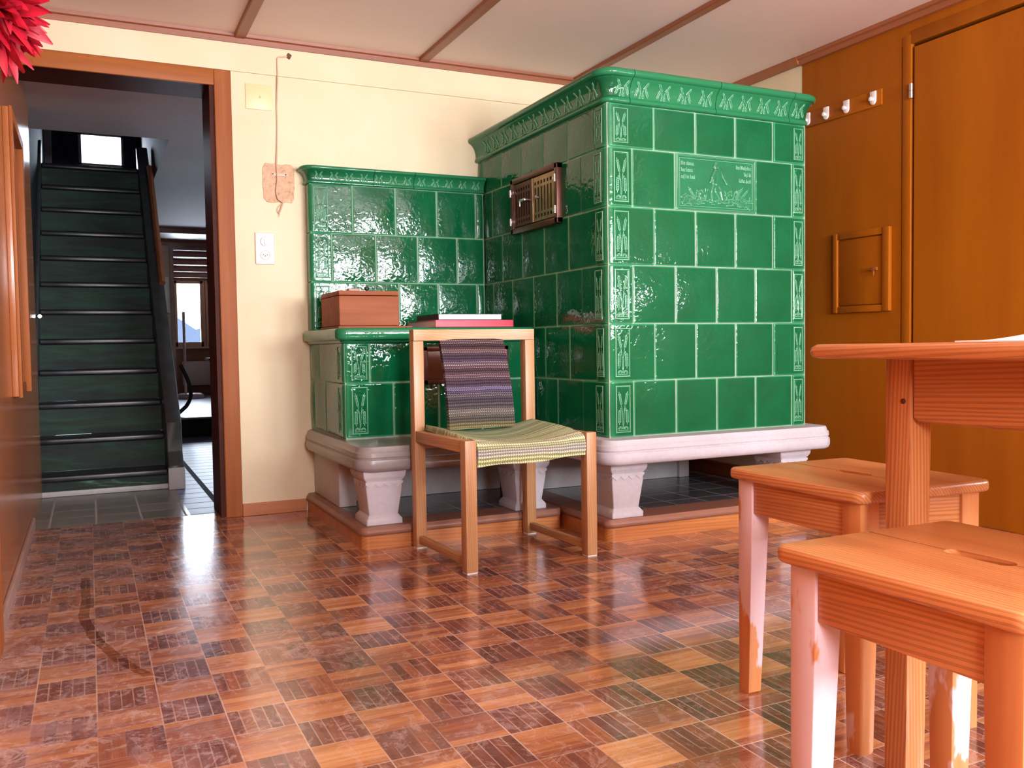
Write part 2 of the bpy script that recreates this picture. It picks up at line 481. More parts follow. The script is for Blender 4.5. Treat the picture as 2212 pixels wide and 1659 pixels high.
M['seat_weave'] = weave('green_braided_textile', 'y', [
    (0.0, (0.95, 0.97, 0.82)), (0.06, (0.72, 0.84, 0.36)), (0.11, (1.0, 1.0, 0.94)), (0.16, (0.74, 0.86, 0.42)),
    (0.22, (0.92, 0.97, 0.70)), (0.34, (0.74, 0.88, 0.48)), (0.6, (0.64, 0.78, 0.44)), (1.0, (0.46, 0.58, 0.34))], (-0.085, 0.42))
M['back_weave'] = weave('purple_braided_textile', 'z', [
    (0.0, (0.50, 0.46, 0.17)), (0.05, (0.34, 0.31, 0.15)), (0.10, (0.17, 0.16, 0.13)), (0.25, (0.115, 0.105, 0.115)),
    (0.38, (0.095, 0.078, 0.115)), (0.43, (0.125, 0.10, 0.22)), (0.48, (0.105, 0.068, 0.095)), (0.66, (0.115, 0.062, 0.08)), (0.72, (0.105, 0.072, 0.12)), (0.85, (0.12, 0.068, 0.078)), (1.0, (0.07, 0.043, 0.058))], (0.44, 0.80))

# ------------------------------------------------------------------ mesh helpers
class MB:
    def __init__(self):
        self.bm = bmesh.new()

    def box(self, a, b, bev=0.0, seg=2, mtx=None):
        bm = self.bm
        r = bmesh.ops.create_cube(bm, size=1.0)
        vs = r['verts']
        for v in vs:
            v.co = Vector([a[i] + (v.co[i] + 0.5) * (b[i] - a[i]) for i in range(3)])
        if bev:
            es = list({e for v in vs for e in v.link_edges})
            m = min(abs(b[i] - a[i]) for i in range(3))
            g = bmesh.ops.bevel(bm, geom=es, offset=min(bev, m * 0.45), segments=seg, profile=0.5, affect='EDGES')
            vs = list({v for f in g['faces'] for v in f.verts} | {v for v in vs if v.is_valid})
        if mtx is not None:
            for v in vs:
                v.co = mtx @ v.co
        return vs

    def prism(self, pts, z0, z1, bev=0.0, seg=2, axis='z', mtx=None):
        """Extrude a closed outline; axis names the extrusion direction."""
        bm = self.bm
        def P(p, h):
            return {'z': (p[0], p[1], h), 'y': (p[0], h, p[1]), 'x': (h, p[0], p[1])}[axis]
        lo = [bm.verts.new(P(p, z0)) for p in pts]
        hi = [bm.verts.new(P(p, z1)) for p in pts]
        n = len(pts)
        fs = [bm.faces.new(lo[::-1]), bm.faces.new(hi)]
        for i in range(n):
            fs.append(bm.faces.new((lo[i], lo[(i + 1) % n], hi[(i + 1) % n], hi[i])))
        bmesh.ops.recalc_face_normals(bm, faces=fs)
        vs = lo + hi
        if bev:
            es = [e for e in {e for f in fs for e in f.edges} if len(e.link_faces) == 2 and e.calc_face_angle(0) > 0.5]
            g = bmesh.ops.bevel(bm, geom=es, offset=bev, segments=seg, profile=0.5, affect='EDGES')
            vs = list({v for f in g['faces'] for v in f.verts} | {v for v in vs if v.is_valid})
        if mtx is not None:
            for v in vs:
                v.co = mtx @ v.co
        return vs

    def loft(self, rings, close=True, cap=True):
        bm = self.bm
        R = [[bm.verts.new(p) for p in r] for r in rings]
        n = len(R[0])
        fs = []
        for a, b in zip(R[:-1], R[1:]):
            for i in range(n if close else n - 1):
                k = (i + 1) % n
                fs.append(bm.faces.new((a[i], a[k], b[k], b[i])))
        if cap:
            fs.append(bm.faces.new(R[0][::-1]))
            fs.append(bm.faces.new(R[-1]))
        bmesh.ops.recalc_face_normals(bm, faces=fs)
        return R

    def tube(self, pts, r, n=8):
        pts = [Vector(p) for p in pts]
        rs = r if isinstance(r, (list, tuple)) else [r] * len(pts)
        rings = []
        up = None
        for i, p in enumerate(pts):
            d = (pts[min(i + 1, len(pts) - 1)] - pts[max(i - 1, 0)]).normalized()
            if up is None:
                up = Vector((0, 0, 1)) if abs(d.z) < 0.9 else Vector((1, 0, 0))
            s = d.cross(up).normalized()
            up = s.cross(d).normalized()
            rings.append([p + (s * math.cos(2 * math.pi * k / n) + up * math.sin(2 * math.pi * k / n)) * rs[i] for k in range(n)])
        return self.loft(rings)

    def lathe(self, prof, c, n=20, axis='z'):
        rings = []
        for r, h in prof:
            ring = []
            for k in range(n):
                a = 2 * math.pi * k / n
                q = (r * math.cos(a), r * math.sin(a))
                p = {'z': (q[0], q[1], h), 'y': (q[0], h, q[1]), 'x': (h, q[0], q[1])}[axis]
                ring.append(Vector(c) + Vector(p))
            rings.append(ring)
        return self.loft(rings)

    def done(self, name, mat, parent=None, origin=(0, 0, 0), smooth=True, kind=None, label=None):
        me = bpy.data.meshes.new(name)
        if any(origin):
            bmesh.ops.translate(self.bm, verts=self.bm.verts, vec=-Vector(origin))
        bmesh.ops.recalc_face_normals(self.bm, faces=self.bm.faces)
        self.bm.to_mesh(me)
        self.bm.free()
        if mat is not None:
            me.materials.append(mat)
        return link(name, me, parent, origin, smooth, kind, label)


def link(name, me, parent=None, origin=(0, 0, 0), smooth=True, kind=None, label=None):
    if smooth:
        me.shade_smooth()
        try:
            me.set_sharp_from_angle(angle=math.radians(40))
        except Exception:
            pass
    o = bpy.data.objects.new(name, me)
    COL.objects.link(o)
    if parent is not None:
        o.parent = parent
        if parent.get('_o') is not None:
            base = Vector(parent['_o'])
            o.location = Vector(origin) - base
        elif parent.type == 'MESH':
            o.location = Vector(origin) - parent_world(parent)
        else:
            o.location = origin
    else:
        o.location = origin
    if kind:
        o['kind'] = kind
    if label:
        o['label'] = label
    return o


def parent_world(p):
    v = Vector(p.location)
    while p.parent is not None:
        p = p.parent
        v = v + Vector(p.location)
    return v


ORIGINS = {}


def thing(name, label, cat, loc, rotz=0.0, group=None):
    o = bpy.data.objects.new(name, None)
    COL.objects.link(o)
    o.empty_display_size = 0.05
    o.location = loc
    o.rotation_euler = (0, 0, rotz)
    o['label'] = label
    o['category'] = cat
    if group:
        o['group'] = group
    return o


def tag(o, label, cat, group=None):
    o['label'] = label
    o['category'] = cat
    if group:
        o['group'] = group
    return o


def sub(mb, name, mat, parent, smooth=True, label=None, kind=None):
    """A part whose mesh is in WORLD coordinates under an unrotated thing."""
    base = parent_world(parent)
    bmesh.ops.translate(mb.bm, verts=mb.bm.verts, vec=-base)
    me = bpy.data.meshes.new(name)
    bmesh.ops.recalc_face_normals(mb.bm, faces=mb.bm.faces)
    mb.bm.to_mesh(me)
    mb.bm.free()
    me.materials.append(mat)
    if smooth:
        me.shade_smooth()
        me.set_sharp_from_angle(angle=math.radians(40))
    o = bpy.data.objects.new(name, me)
    COL.objects.link(o)
    o.parent = parent
    if label:
        o['label'] = label
    if kind:
        o['kind'] = kind
    return o


def local(mb, name, mat, parent, smooth=True, label=None):
    """A part whose mesh is in its thing's LOCAL coordinates."""
    me = bpy.data.meshes.new(name)
    bmesh.ops.recalc_face_normals(mb.bm, faces=mb.bm.faces)
    mb.bm.to_mesh(me)
    mb.bm.free()
    me.materials.append(mat)
    if smooth:
        me.shade_smooth()
        me.set_sharp_from_angle(angle=math.radians(40))
    o = bpy.data.objects.new(name, me)
    COL.objects.link(o)
    o.parent = parent
    if label:
        o['label'] = label
    return o


def struct(mb, name, mat, smooth=False):
    return mb.done(name, mat, None, (0, 0, 0), smooth, 'structure')


def bx(a, b, bev=0.0, seg=2):
    m = MB()
    m.box(a, b, bev, seg)
    return m


def rrect(x0, x1, y0, y1, r, n=6):
    r = max(r, 1e-4)
    out = []
    for cx, cy, a0 in ((x1 - r, y1 - r, 0), (x0 + r, y1 - r, 90), (x0 + r, y0 + r, 180), (x1 - r, y0 + r, 270)):
        for k in range(n + 1):
            a = math.radians(a0 + 90.0 * k / n)
            out.append((cx + r * math.cos(a), cy + r * math.sin(a)))
    return out


def moulded_slab(mb, x0, x1, y0, y1, prof, r, n=8):
    """A slab with rounded corners whose edge follows prof = [(outset, z), ...]."""
    rings = []
    for d, z in prof:
        rings.append([(p[0], p[1], z) for p in rrect(x0 - d, x1 + d, y0 - d, y1 + d, max(0.002, r + d), n)])
    mb.loft(rings)


def wall_with_holes(mb, axis, p0, p1, u0, u1, z0, z1, holes):
    """Solid wall between p0 and p1 along axis, with rectangular holes (ua, ub, za, zb)."""
    us = sorted({u0, u1, *[h[0] for h in holes], *[h[1] for h in holes]})
    zs = sorted({z0, z1, *[h[2] for h in holes], *[h[3] for h in holes]})
    for a, b in zip(us[:-1], us[1:]):
        runs = []
        for c, d in zip(zs[:-1], zs[1:]):
            um, zm = (a + b) / 2, (c + d) / 2
            if any(h[0] < um < h[1] and h[2] < zm < h[3] for h in holes):
                continue
            if runs and abs(runs[-1][1] - c) < 1e-6:
                runs[-1][1] = d
            else:
                runs.append([c, d])
        for c, d in runs:
            if axis == 'y':
                mb.box((a, p0, c), (b, p1, d))
            else:
                mb.box((p0, a, c), (p1, b, d))

# ------------------------------------------------------------------ room shell
XL, XR, D, ZC = -0.24, 3.22, 4.139, 2.150
struct(bx((XL - 0.3, YF - 0.3, -0.06), (XR + 0.5, 4.27, 0.0)), 'floor', M['parquet'])
struct(bx((XL - 0.3, YF - 0.3, ZC), (XR + 0.5, D + 0.16, ZC + 0.08)), 'ceiling', M['ceiling'])
m = MB()
m.box((0.535, D, 0.0), (XR + 0.3, D + 0.16, ZC))
m.box((XL - 0.1, D, 1.95), (0.535, D + 0.16, ZC))
m.box((XL, D - 0.009, 1.99), (XR, D, ZC))              # slightly proud frieze above the crease
struct(m, 'wall_back', M['plaster'])
m = MB()
m.box((XL - 0.1, YF, 0.0), (XL, 5.18, ZC))
struct(m, 'wall_left', M['panel_wood'])
struct(bx((XR + 0.001, 3.385, 0.0), (XR + 0.25, D, ZC)), 'wall_alcove', M['plaster'])
m = MB()
m.box((XR, 2.79, 0.0), (XR + 0.2, 3.385, ZC))
m.box((XR, 1.62, 2.02), (XR + 0.2, 2.79, ZC))
wall_with_holes(m, 'x', XR, XR + 0.2, YF, 1.62, 0, ZC, [(a, b, WZ0, WZ1) for a, b in ADDED_RWINS])
m.box((XR + 0.16, 1.62, 0), (XR + 0.2, 2.79, 2.02))
struct(m, 'wall_right', M['cupboard_wood'])
m = MB()
wall_with_holes(m, 'y', YF - 0.12, YF, XL, XR, 0, ZC, [(a, b, WZ0, WZ1) for a, b in WINS])
struct(m, 'wall_front', M['front_panel'])
for i, (a, b) in enumerate(WINS):
    m = MB()
    y0, y1 = YF - 0.09, YF - 0.04
    for (p, q) in (((a, WZ0), (a + 0.05, WZ1)), ((b - 0.05, WZ0), (b, WZ1)), ((a, WZ0), (b, WZ0 + 0.05)), ((a, WZ1 - 0.05), (b, WZ1)),
                   (((a + b) / 2 - 0.025, WZ0), ((a + b) / 2 + 0.025, WZ1)), ((a, WZ1 - 0.36), (b, WZ1 - 0.33))):
        m.box((p[0], y0, p[1]), (q[0], y1, q[1]), 0.004)
    w = struct(m, 'window_%d' % (i + 1), M['white_wood'])
    g = bx((a + 0.03, YF - 0.068, WZ0 + 0.03), (b - 0.03, YF - 0.064, WZ1 - 0.03))
    sub(g, 'pane', M['glass'], w, False)

for i, (a, b) in enumerate(ADDED_RWINS):  # frames and panes for the added, unseen right-wall windows
    m = MB()
    x0, x1 = XR + 0.08, XR + 0.13
    for (p, q) in (((a, WZ0), (a + 0.05, WZ1)), ((b - 0.05, WZ0), (b, WZ1)), ((a, WZ0), (b, WZ0 + 0.05)), ((a, WZ1 - 0.05), (b, WZ1)),
                   (((a + b) / 2 - 0.025, WZ0), ((a + b) / 2 + 0.025, WZ1)), ((a, WZ1 - 0.36), (b, WZ1 - 0.33))):
        m.box((x0, p[0], p[1]), (x1, q[0], q[1]), 0.004)
    w = struct(m, 'window_%d' % (i + 7), M['white_wood'])
    g = bx((XR + 0.10, a + 0.03, WZ0 + 0.03), (XR + 0.104, b - 0.03, WZ1 - 0.03))
    sub(g, 'pane', M['glass'], w, False)

# ceiling battens and edge trims
for i, xb in enumerate((-0.21, 0.650, 1.510, 2.362)):
    m = MB()
    m.prism([(xb - 0.027, ZC), (xb - 0.022, ZC - 0.018), (xb + 0.022, ZC - 0.018), (xb + 0.027, ZC)], YF, D - 0.02, 0.003, 1, 'y')
    struct(m, 'trim_%d' % (i + 1), M['trim_y'])
m = MB()
m.prism([(D, ZC), (D - 0.034, ZC), (D - 0.030, ZC - 0.012), (D - 0.020, ZC - 0.016), (D - 0.018, ZC - 0.038), (D, ZC - 0.038)], XL, XR - 0.02, 0, 1, 'x')
struct(m, 'trim_back', M['trim_x'])
m = MB()
m.prism([(XR, ZC), (XR - 0.040, ZC), (XR - 0.036, ZC - 0.014), (XR - 0.024, ZC - 0.018), (XR - 0.020, ZC - 0.040), (XR, ZC - 0.040)], YF, 3.385, 0, 1, 'y')
m.prism([(XR, ZC), (XR - 0.044, ZC), (XR - 0.038, ZC - 0.014), (XR - 0.030, ZC - 0.034), (XR, ZC - 0.034)], 3.385, D - 0.02, 0, 1, 'y')
struct(m, 'trim_right', M['trim_y'])
struct(bx((0.607, D - 0.016, 0), (0.895, D, 0.056), 0.003), 'baseboard_back', M['baseboard'])
struct(bx((XL, YF, 0), (XL + 0.012, 4.27, 0.052), 0.003), 'baseboard_left', M['old_board'])

# doorway to the hall
m = MB()
m.box((0.535, D - 0.016, 0.0), (0.607, D, 1.988), 0.004)
dr = struct(m, 'door_1', M['casing_wood'])
m = bx((XL, D - 0.016, 1.917), (0.535, D, 1.988), 0.004)
sub(m, 'header_casing', M['casing_wood_x'], dr)
m = MB()
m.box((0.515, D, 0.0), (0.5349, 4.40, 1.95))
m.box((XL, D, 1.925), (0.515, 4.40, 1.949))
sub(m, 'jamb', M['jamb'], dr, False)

# right-hand cupboard wall: door, hinge, hatch, hooks
m = MB()
m.box((XR + 0.002, 1.63, 0.0), (XR + 0.03, 2.728, 2.005), 0.003)
d2 = struct(m, 'door_2', M['cupboard_wood'])
m = MB()
m.box((XR - 0.003, 2.740, 0.0), (XR + 0.02, 2.784, 2.06), 0.002)
m.box((XR - 0.003, 1.55, 2.018), (XR, 2.740, 2.075), 0.002)
sub(m, 'casing', M['cupboard_wood'], d2)
m = MB()
m.lathe([(0.001, 1.785), (0.009, 1.787), (0.009, 1.815), (0.007, 1.817), (0.009, 1.819), (0.009, 1.848), (0.001, 1.85)], (XR - 0.012, 2.731, 0), 12)
sub(m, 'hinge', M['steel'], d2)
struct(bx((XR - 0.006, 2.80, 0.0), (XR, 3.375, 0.05), 0.002), 'baseboard_right', M['old_board'])

hr = thing('hook_rail', 'long low-relief wooden strip with white hooks high on the orange cupboard wall', 'hook rail', (XR, 3.11, 1.80))
sub(bx((XR - 0.010, 2.89, 1.800), (XR, 3.345, 1.872), 0.003), 'rail_board', M['cupboard_wood'], hr)
for yh in (3.335, 3.214, 3.089, 2.933):
    m = MB()
    pr = [(yh - 0.017, 1.868), (yh + 0.017, 1.868)] + [(yh + 0.017 * math.cos(a), 1.828 + 0.020 * math.sin(a)) for a in [-k * math.pi / 10 for k in range(0, 11)]]
    m.prism(pr, XR - 0.018, XR - 0.010, 0.003, 2, 'x')
    m.lathe([(0.006, -0.017), (0.006, -0.026), (0.010, -0.029), (0.010, -0.033), (0.004, -0.036)], (XR, yh, 1.832), 14, 'x')
    sub(m, 'hook', M['porcelain'], hr)

ht = thing('wall_hatch', 'small square wooden hatch with framed edge and turn knob in the orange wall', 'hatch', (XR, 3.0, 0.885))
for ya, yb in ((3.140, 3.166), (2.838, 2.876)):
    sub(bx((XR - 0.020, ya, 0.885), (XR, yb, 1.258), 0.003), 'frame_stile', M['cupboard_wood'], ht)
for za, zb in ((0.885, 0.915), (1.228, 1.258)):
    sub(bx((XR - 0.017, 2.876, za), (XR, 3.140, zb), 0.003), 'frame_rail', M['cupboard_wood'], ht)
hd = sub(bx((XR - 0.010, 2.880, 0.919), (XR, 3.136, 1.224), 0.003), 'hatch_door', M['cupboard_wood'], ht)
m = MB()
m.lathe([(0.006, 0), (0.006, -0.020)], (XR - 0.010, 2.915, 1.075), 12, 'x')
m.box((XR - 0.034, 2.893, 1.068), (XR - 0.024, 2.935, 1.083), 0.003)
m.box((XR - 0.032, 2.911, 1.045), (XR - 0.026, 2.919, 1.07), 0.002)
sub(m, 'turn_knob', M['casing_wood'], hd)

# left wall: casing of a side door, framed panel
m = MB()
m.box((XL, 2.30, 0.05), (XL + 0.036, 2.425, 1.95), 0.005)
m.box((XL, 1.20, 1.86), (XL + 0.034, 2.30, 1.95), 0.005)
m.box((XL, 1.20, 0.05), (XL + 0.036, 1.30, 1.86), 0.005)
d3 = struct(m, 'door_3', M['casing_wood'])
sub(bx((XL, 1.30, 0.05), (XL + 0.012, 2.30, 1.86), 0.002), 'door_leaf', M['panel_wood'], d3)

fp = thing('framed_wall_panel', 'tall wooden picture-style frame with dark glossy glass on the left wood wall', 'frame', (XL, 3.8, 0.60))
m = MB()
m.box((XL + 0.019, 3.50, 0.600), (XL + 0.030, 3.535, 1.60), 0.002)
m.box((XL, 4.04, 0.600), (XL + 0.030, 4.10, 1.60), 0.003)
m.box((XL, 3.535, 0.600), (XL + 0.012, 4.04, 0.64), 0.003)
m.box((XL, 3.535, 1.56), (XL + 0.030, 4.04, 1.60), 0.003)
sub(m, 'frame', M['casing_wood'], fp)
sub(bx((XL, 3.535, 0.64), (XL + 0.008, 4.04, 1.56)), 'glazed_panel', M['panel_wood'], fp)
sub(bx((XL, 3.497, 0.604), (XL + 0.019, 3.535, 1.596), 0.002), 'side_strip', M['panel_wood'], fp)

# ------------------------------------------------------------------ hall, stairs, far room
struct(bx((XL - 0.2, 4.27, -0.06), (0.40, 5.35, -0.001)), 'floor_hall', M['hall_tiles'])
m = MB()
m.box((0.40, 4.27, -0.06), (2.2, 8.1, -0.001))
m.box((XL - 0.2, 5.35, -0.06), (0.40, 8.1, -0.001))
struct(m, 'floor_hall_planks', M['hall_planks'])
m = MB()
m.box((0.0, 8.1, -0.06), (2.6, 8.16, 0.155))
struct(m, 'trim_step', M['black'])
struct(bx((0.0, 8.1, 0.155), (3.0, 12.1, 0.170)), 'floor_far', M['far_floor'])
HZ = 2.0
m = MB()
m.box((XL - 0.2, D + 0.16, HZ), (2.3, 5.66, HZ + 0.10))
m.box((0.47, 5.66, HZ), (2.3, 9.69, HZ + 0.10))
struct(m, 'ceiling_hall', M['hall_plaster'])
m = MB()
wall_with_holes(m, 'x', 2.2, 2.3, D + 0.16, 9.7, 0, HZ, [(4.75, 6.15, 0.85, 1.80)])
struct(m, 'wall_hall_right', M['hall_plaster'])
m = MB()
for (p, q) in (((4.75, 0.85), (4.80, 1.80)), ((6.10, 0.85), (6.15, 1.80)), ((4.75, 0.85), (6.15, 0.90)), ((4.75, 1.75), (6.15, 1.80)), ((5.42, 0.85), (5.48, 1.80))):
    m.box((2.23, p[0], p[1]), (2.27, q[0], q[1]), 0.004)
w9 = struct(m, 'window_9', M['white_wood'])
sub(bx((2.248, 4.78, 0.88), (2.252, 6.12, 1.77)), 'pane', M['glass'], w9, False)
struct(bx((XL - 0.14, 5.18, 0), (XL - 0.04, 8.6, 3.3)), 'wall_hall_left', M['hall_dark'])
# upstairs: landing, end wall with a window and a bright door gap
m = MB()
wall_with_holes(m, 'y', 8.5, 8.58, -0.4, 1.3, 2.1, 3.3, [(-0.022, 0.335, 2.35, 2.63), (0.50, 0.53, 2.335, 2.62)])
struct(m, 'wall_landing', M['attic_dark'])
m = MB()
m.box((-0.4, 7.30, 2.03), (0.47, 8.5, 2.11))
struct(m, 'floor_landing', M['attic_dark'])
m = MB()
m.box((-0.4, 5.5, 3.2), (1.3, 8.6, 3.3))
struct(m, 'ceiling_landing', M['attic_dark'])
m = MB()
m.box((0.47, 5.66, HZ + 0.10), (0.56, 8.5, 3.2))
m.box((-0.4, 5.56, HZ + 0.10), (1.3, 5.66, 3.2))
struct(m, 'wall_stairwell', M['hall_plaster'])
m = MB()
for (p, q) in (((-0.022, 2.35), (0.0, 2.63)), ((0.313, 2.35), (0.335, 2.63)), ((-0.022, 2.35), (0.335, 2.37)), ((-0.022, 2.61), (0.335, 2.63))):
    m.box((p[0], 8.52, p[1]), (q[0], 8.55, q[1]))
w4 = struct(m, 'window_4', M['hall_plaster'])
sub(bx((-0.01, 8.534, 2.36), (0.32, 8.537, 2.62)), 'pane', M['glass'], w4, False)
struct(bx((-0.30, 8.40, 2.11), (-0.225, 8.47, 2.75), 0.004), 'trim_landing', M['hall_plaster'])

st = thing('staircase', 'steep dark painted wooden staircase beyond the doorway with worn green risers', 'stairs', (0.06, 5.15, 0))
Y1, Z1, G, H = 5.15, 0.112, 0.18, 0.18
XS0, XS1 = XL - 0.02, 0.372
NST = 12
for k in range(NST):
    y, z = Y1 + k * G, Z1 + k * H
    m = MB()
    m.box((XS0, y, z - 0.034), (XS1, y + G + 0.03, z), 0.010, 3)
    sub(m, 'tread', M['stair_tread'], st)
    m = MB()
    m.box((XS0, y + 0.03, max(0.0, z - H)), (XS1, y + 0.045, z - 0.034))
    sub(m, 'riser', M['stair_green' if k == 0 else 'stair_riser'], st)
sub(bx((XS0, Y1 + 0.02, 0.0), (XS1, Y1 + 0.05, 0.028), 0.004), 'plinth', M['stone_dark'], st)
for xa, xb in ((XL - 0.04, XS0), (XS1, 0.45)):
    m = MB()
    yb = Y1 - 0.03
    pts = [(yb, 0.0), (yb, 0.13), (yb + 0.06, 0.20)]
    top = NST
    pts += [(Y1 + 0.05, 0.36), (Y1 + top * G + 0.02, Z1 + top * H + 0.02), (Y1 + top * G + 0.02, Z1 + top * H - 0.30), (Y1 + 0.36, 0.0)]
    m.prism(pts, xa, xb, 0.004, 1, 'x')
    sub(m, 'stringer', M['stair_side'], st)
sub(bx((XS1 - 0.002, Y1 - 0.036, 0.0), (0.454, Y1 + 0.02, 0.118), 0.003), 'foot_block', M['stone_dark'], st)
m = MB()
m.tube([(0.435, Y1 + 0.9, 0.98 + 0.20), (0.435, Y1 + 9.6 * G, Z1 + 9.6 * H + 0.22)], 0.020, 8)
sub(m, 'handrail', M['far_wood'], st)
m = MB()
m.lathe([(0.0, 0), (0.020, 0.001), (0.022, 0.012), (0.012, 0.018), (0.010, 0.03)], (XL - 0.04, 5.33, 0.945), 14, 'x')
m.tube([(XL - 0.012, 5.33, 0.945), (XL + 0.012, 5.32, 0.945), (XL + 0.016, 5.26, 0.943)], [0.008, 0.009, 0.010], 10)
tag(m.done('door_handle', M['steel'], None, (XL - 0.04, 5.33, 0.945)), 'shiny lever handle on the dark wall left of the stairs', 'handle')

# far room
m = MB()
wall_with_holes(m, 'y', 12.0, 12.1, 0.0, 3.0, 0.15, 2.2, [(0.99, 1.345, 0.81, 1.61), (1.39, 1.745, 0.81, 1.61)])
struct(m, 'wall_far', M['far_wood'])
struct(bx((3.0, 8.1, 0.1), (3.1, 12.1, 2.2)), 'wall_far_right', M['far_wood'])
struct(bx((-0.1, 8.16, 0.1), (0.0, 12.1, 2.0)), 'wall_far_left', M['far_wood'])
m = MB()
z_at = lambda y: 2.0 - (y - 9.69) * (0.35 / 2.31)
m.prism([(9.69, 2.0), (12.0, z_at(12.0)), (12.0, z_at(12.0) + 0.1), (9.69, 2.1)], 0.0, 3.0, 0, 1, 'x')
struct(m, 'ceiling_far', M['far_wood'])
struct(bx((0.0, 8.16, HZ), (0.47, 9.69, HZ + 0.10)), 'ceiling_far_side', M['hall_plaster'])
struct(bx((2.3, 8.16, HZ), (3.0, 9.69, HZ + 0.10)), 'ceiling_far_edge', M['hall_plaster'])
for i, yb in enumerate((9.72, 10.25, 10.68, 11.04, 11.38, 11.70)):
    m = MB()
    m.box((0.0, yb, z_at(yb) - 0.05), (3.0, yb + 0.05, z_at(yb) + 0.02), 0.004)
    struct(m, 'trim_%d' % (i + 5), M['old_board'])
for i, (xa, xb) in enumerate(((0.99, 1.345), (1.39, 1.745))):
    m = MB()
    for (p, q) in (((xa - 0.02, 0.79), (xa + 0.04, 1.63)), ((xb - 0.04, 0.79), (xb + 0.02, 1.63)), ((xa, 0.79), (xb, 0.85)), ((xa, 1.59), (xb, 1.63))):
        m.box((p[0], 11.97, p[1]), (q[0], 12.03, q[1]), 0.004)
    w = struct(m, 'window_%d' % (5 + i), M['white_wood'])
    sub(bx((xa + 0.03, 12.0, 0.84), (xb - 0.03, 12.004, 1.60)), 'pane', M['glass'], w, False)
struct(bx((0.95, 11.93, 0.765), (2.05, 12.0, 0.79), 0.004), 'trim_sill', M['white_wood'])
m = MB()
m.prism([(-8, -4), (-3.0, 3.6), (1.2, 5.4), (3.2, 4.3), (6.5, 2.0), (11, 3.2), (16, -4)], 62, 70, 0, 1, 'y')
struct(m, 'hill', M['hill'])

m = MB()
m.box((0.615, 8.03, 0.0), (0.672, 8.09, 1.60), 0.004)
m.box((0.615, 8.03, 1.60), (2.2, 8.09, 1.66), 0.004)
struct(m, 'door_4', M['old_board'])
sw = tag(bx((0.556, 7.60, 1.05), (0.60, 7.68, 1.34), 0.006).done('switch_box', M['radiator'], None, (0.58, 7.64, 1.05)), 'small pale switch box on the post right of the stairs', 'switch box')
struct(bx((0.545, 7.68, 0.0), (0.615, 8.09, 1.60), 0.004), 'trim_post', M['far_wood'])

rd = thing('radiator', 'white panel radiator under the window of the far room', 'radiator', (1.45, 11.9, 0.3))
sub(bx((1.06, 11.90, 0.30), (1.40, 11.96, 0.605), 0.01), 'panel', M['radiator'], rd)
sub(bx((1.40, 11.91, 0.27), (1.46, 11.95, 0.60), 0.005), 'end_cap', M['black_plastic'], rd)
fs = thing('floor_stand', 'white round-based stand with thin pole in the far room', 'stand', (1.08, 11.2, 0.17))
m = MB()
m.lathe([(0.01, 0.17), (0.155, 0.17), (0.16, 0.19), (0.15, 0.215), (0.12, 0.235), (0.01, 0.24)], (1.08, 11.2, 0), 28)
sub(m, 'base', M['radiator'], fs)
m = MB()
m.tube([(1.03, 11.2, 0.235), (1.03, 11.2, 1.20)], 0.016, 10)
sub(m, 'pole', M['radiator'], fs)
m = MB()
hp = []
for k in range(15):
    a = k / 14.0
    hp.append((0.735 + 0.075 * math.sin(a * math.pi * 0.85) - 0.005, 8.35 - 0.05 * math.sin(a * 3), 0.62 - 0.37 * a - 0.03 * math.sin(a * math.pi)))
hp.append((0.70, 8.33, 0.195))
m.tube(hp, 0.017, 10)
tag(m.done('hose', M['black_plastic'], None, (0.74, 8.35, 0.17)), 'black bent hose hanging by the post right of the stairs', 'hose')
tl = thing('side_table', 'dark slim-legged table mostly hidden behind the door frame in the far room', 'table', (1.6, 11.4, 0.17))
m = MB(); m.box((1.33, 11.2, 0.17), (1.37, 11.24, 0.62)); sub(m, 'leg', M['black_plastic'], tl)
m = MB(); m.box((1.93, 11.2, 0.17), (1.97, 11.24, 0.62)); sub(m, 'leg', M['black_plastic'], tl)
m = MB(); m.box((1.30, 11.18, 0.62), (2.0, 11.6, 0.65)); sub(m, 'tabletop', M['black_plastic'], tl)

# ------------------------------------------------------------------ relief helpers (height fields)
def seg_dist(X, Y, a, b):
    ax, ay = a
    bx_, by = b
    dx, dy = bx_ - ax, by - ay
    L = dx * dx + dy * dy + 1e-12
    t = np.clip(((X - ax) * dx + (Y - ay) * dy) / L, 0, 1)
    return np.hypot(X - ax - t * dx, Y - ay - t * dy), t


def dome(Hm, X, Y, a, b, ra, rb, h, base=0.0):
    d, t = seg_dist(X, Y, a, b)
    r = ra + (rb - ra) * t
    q = np.clip(1 - (d / r) ** 2, 0, 1)
    v = np.where(q > 0, base + h * np.sqrt(q), -1)
    np.maximum(Hm, v, out=Hm)


def ear(Hm, X, Y, p, ang, L, r, h):
    """One ear of wheat: two rows of plump grains on a stalk, with awns."""
    c, s = math.cos(ang), math.sin(ang)
    n = 6
    for k in range(n):
        t = (k + 0.5) / n * L
        for sd in (-1, 1):
            gx = p[0] + c * t - s * sd * r * 0.45
            gy = p[1] + s * t + c * sd * r * 0.45
            a2 = ang + sd * 0.35
            l = L / n * 0.55
            dome(Hm, X, Y, (gx - math.cos(a2) * l, gy - math.sin(a2) * l), (gx + math.cos(a2) * l, gy + math.sin(a2) * l), r * 0.62, r * 0.34, h)
    dome(Hm, X, Y, (p[0] + c * L * 0.9, p[1] + s * L * 0.9), (p[0] + c * L * 1.25, p[1] + s * L * 1.25), r * 0.35, r * 0.12, h * 0.7)


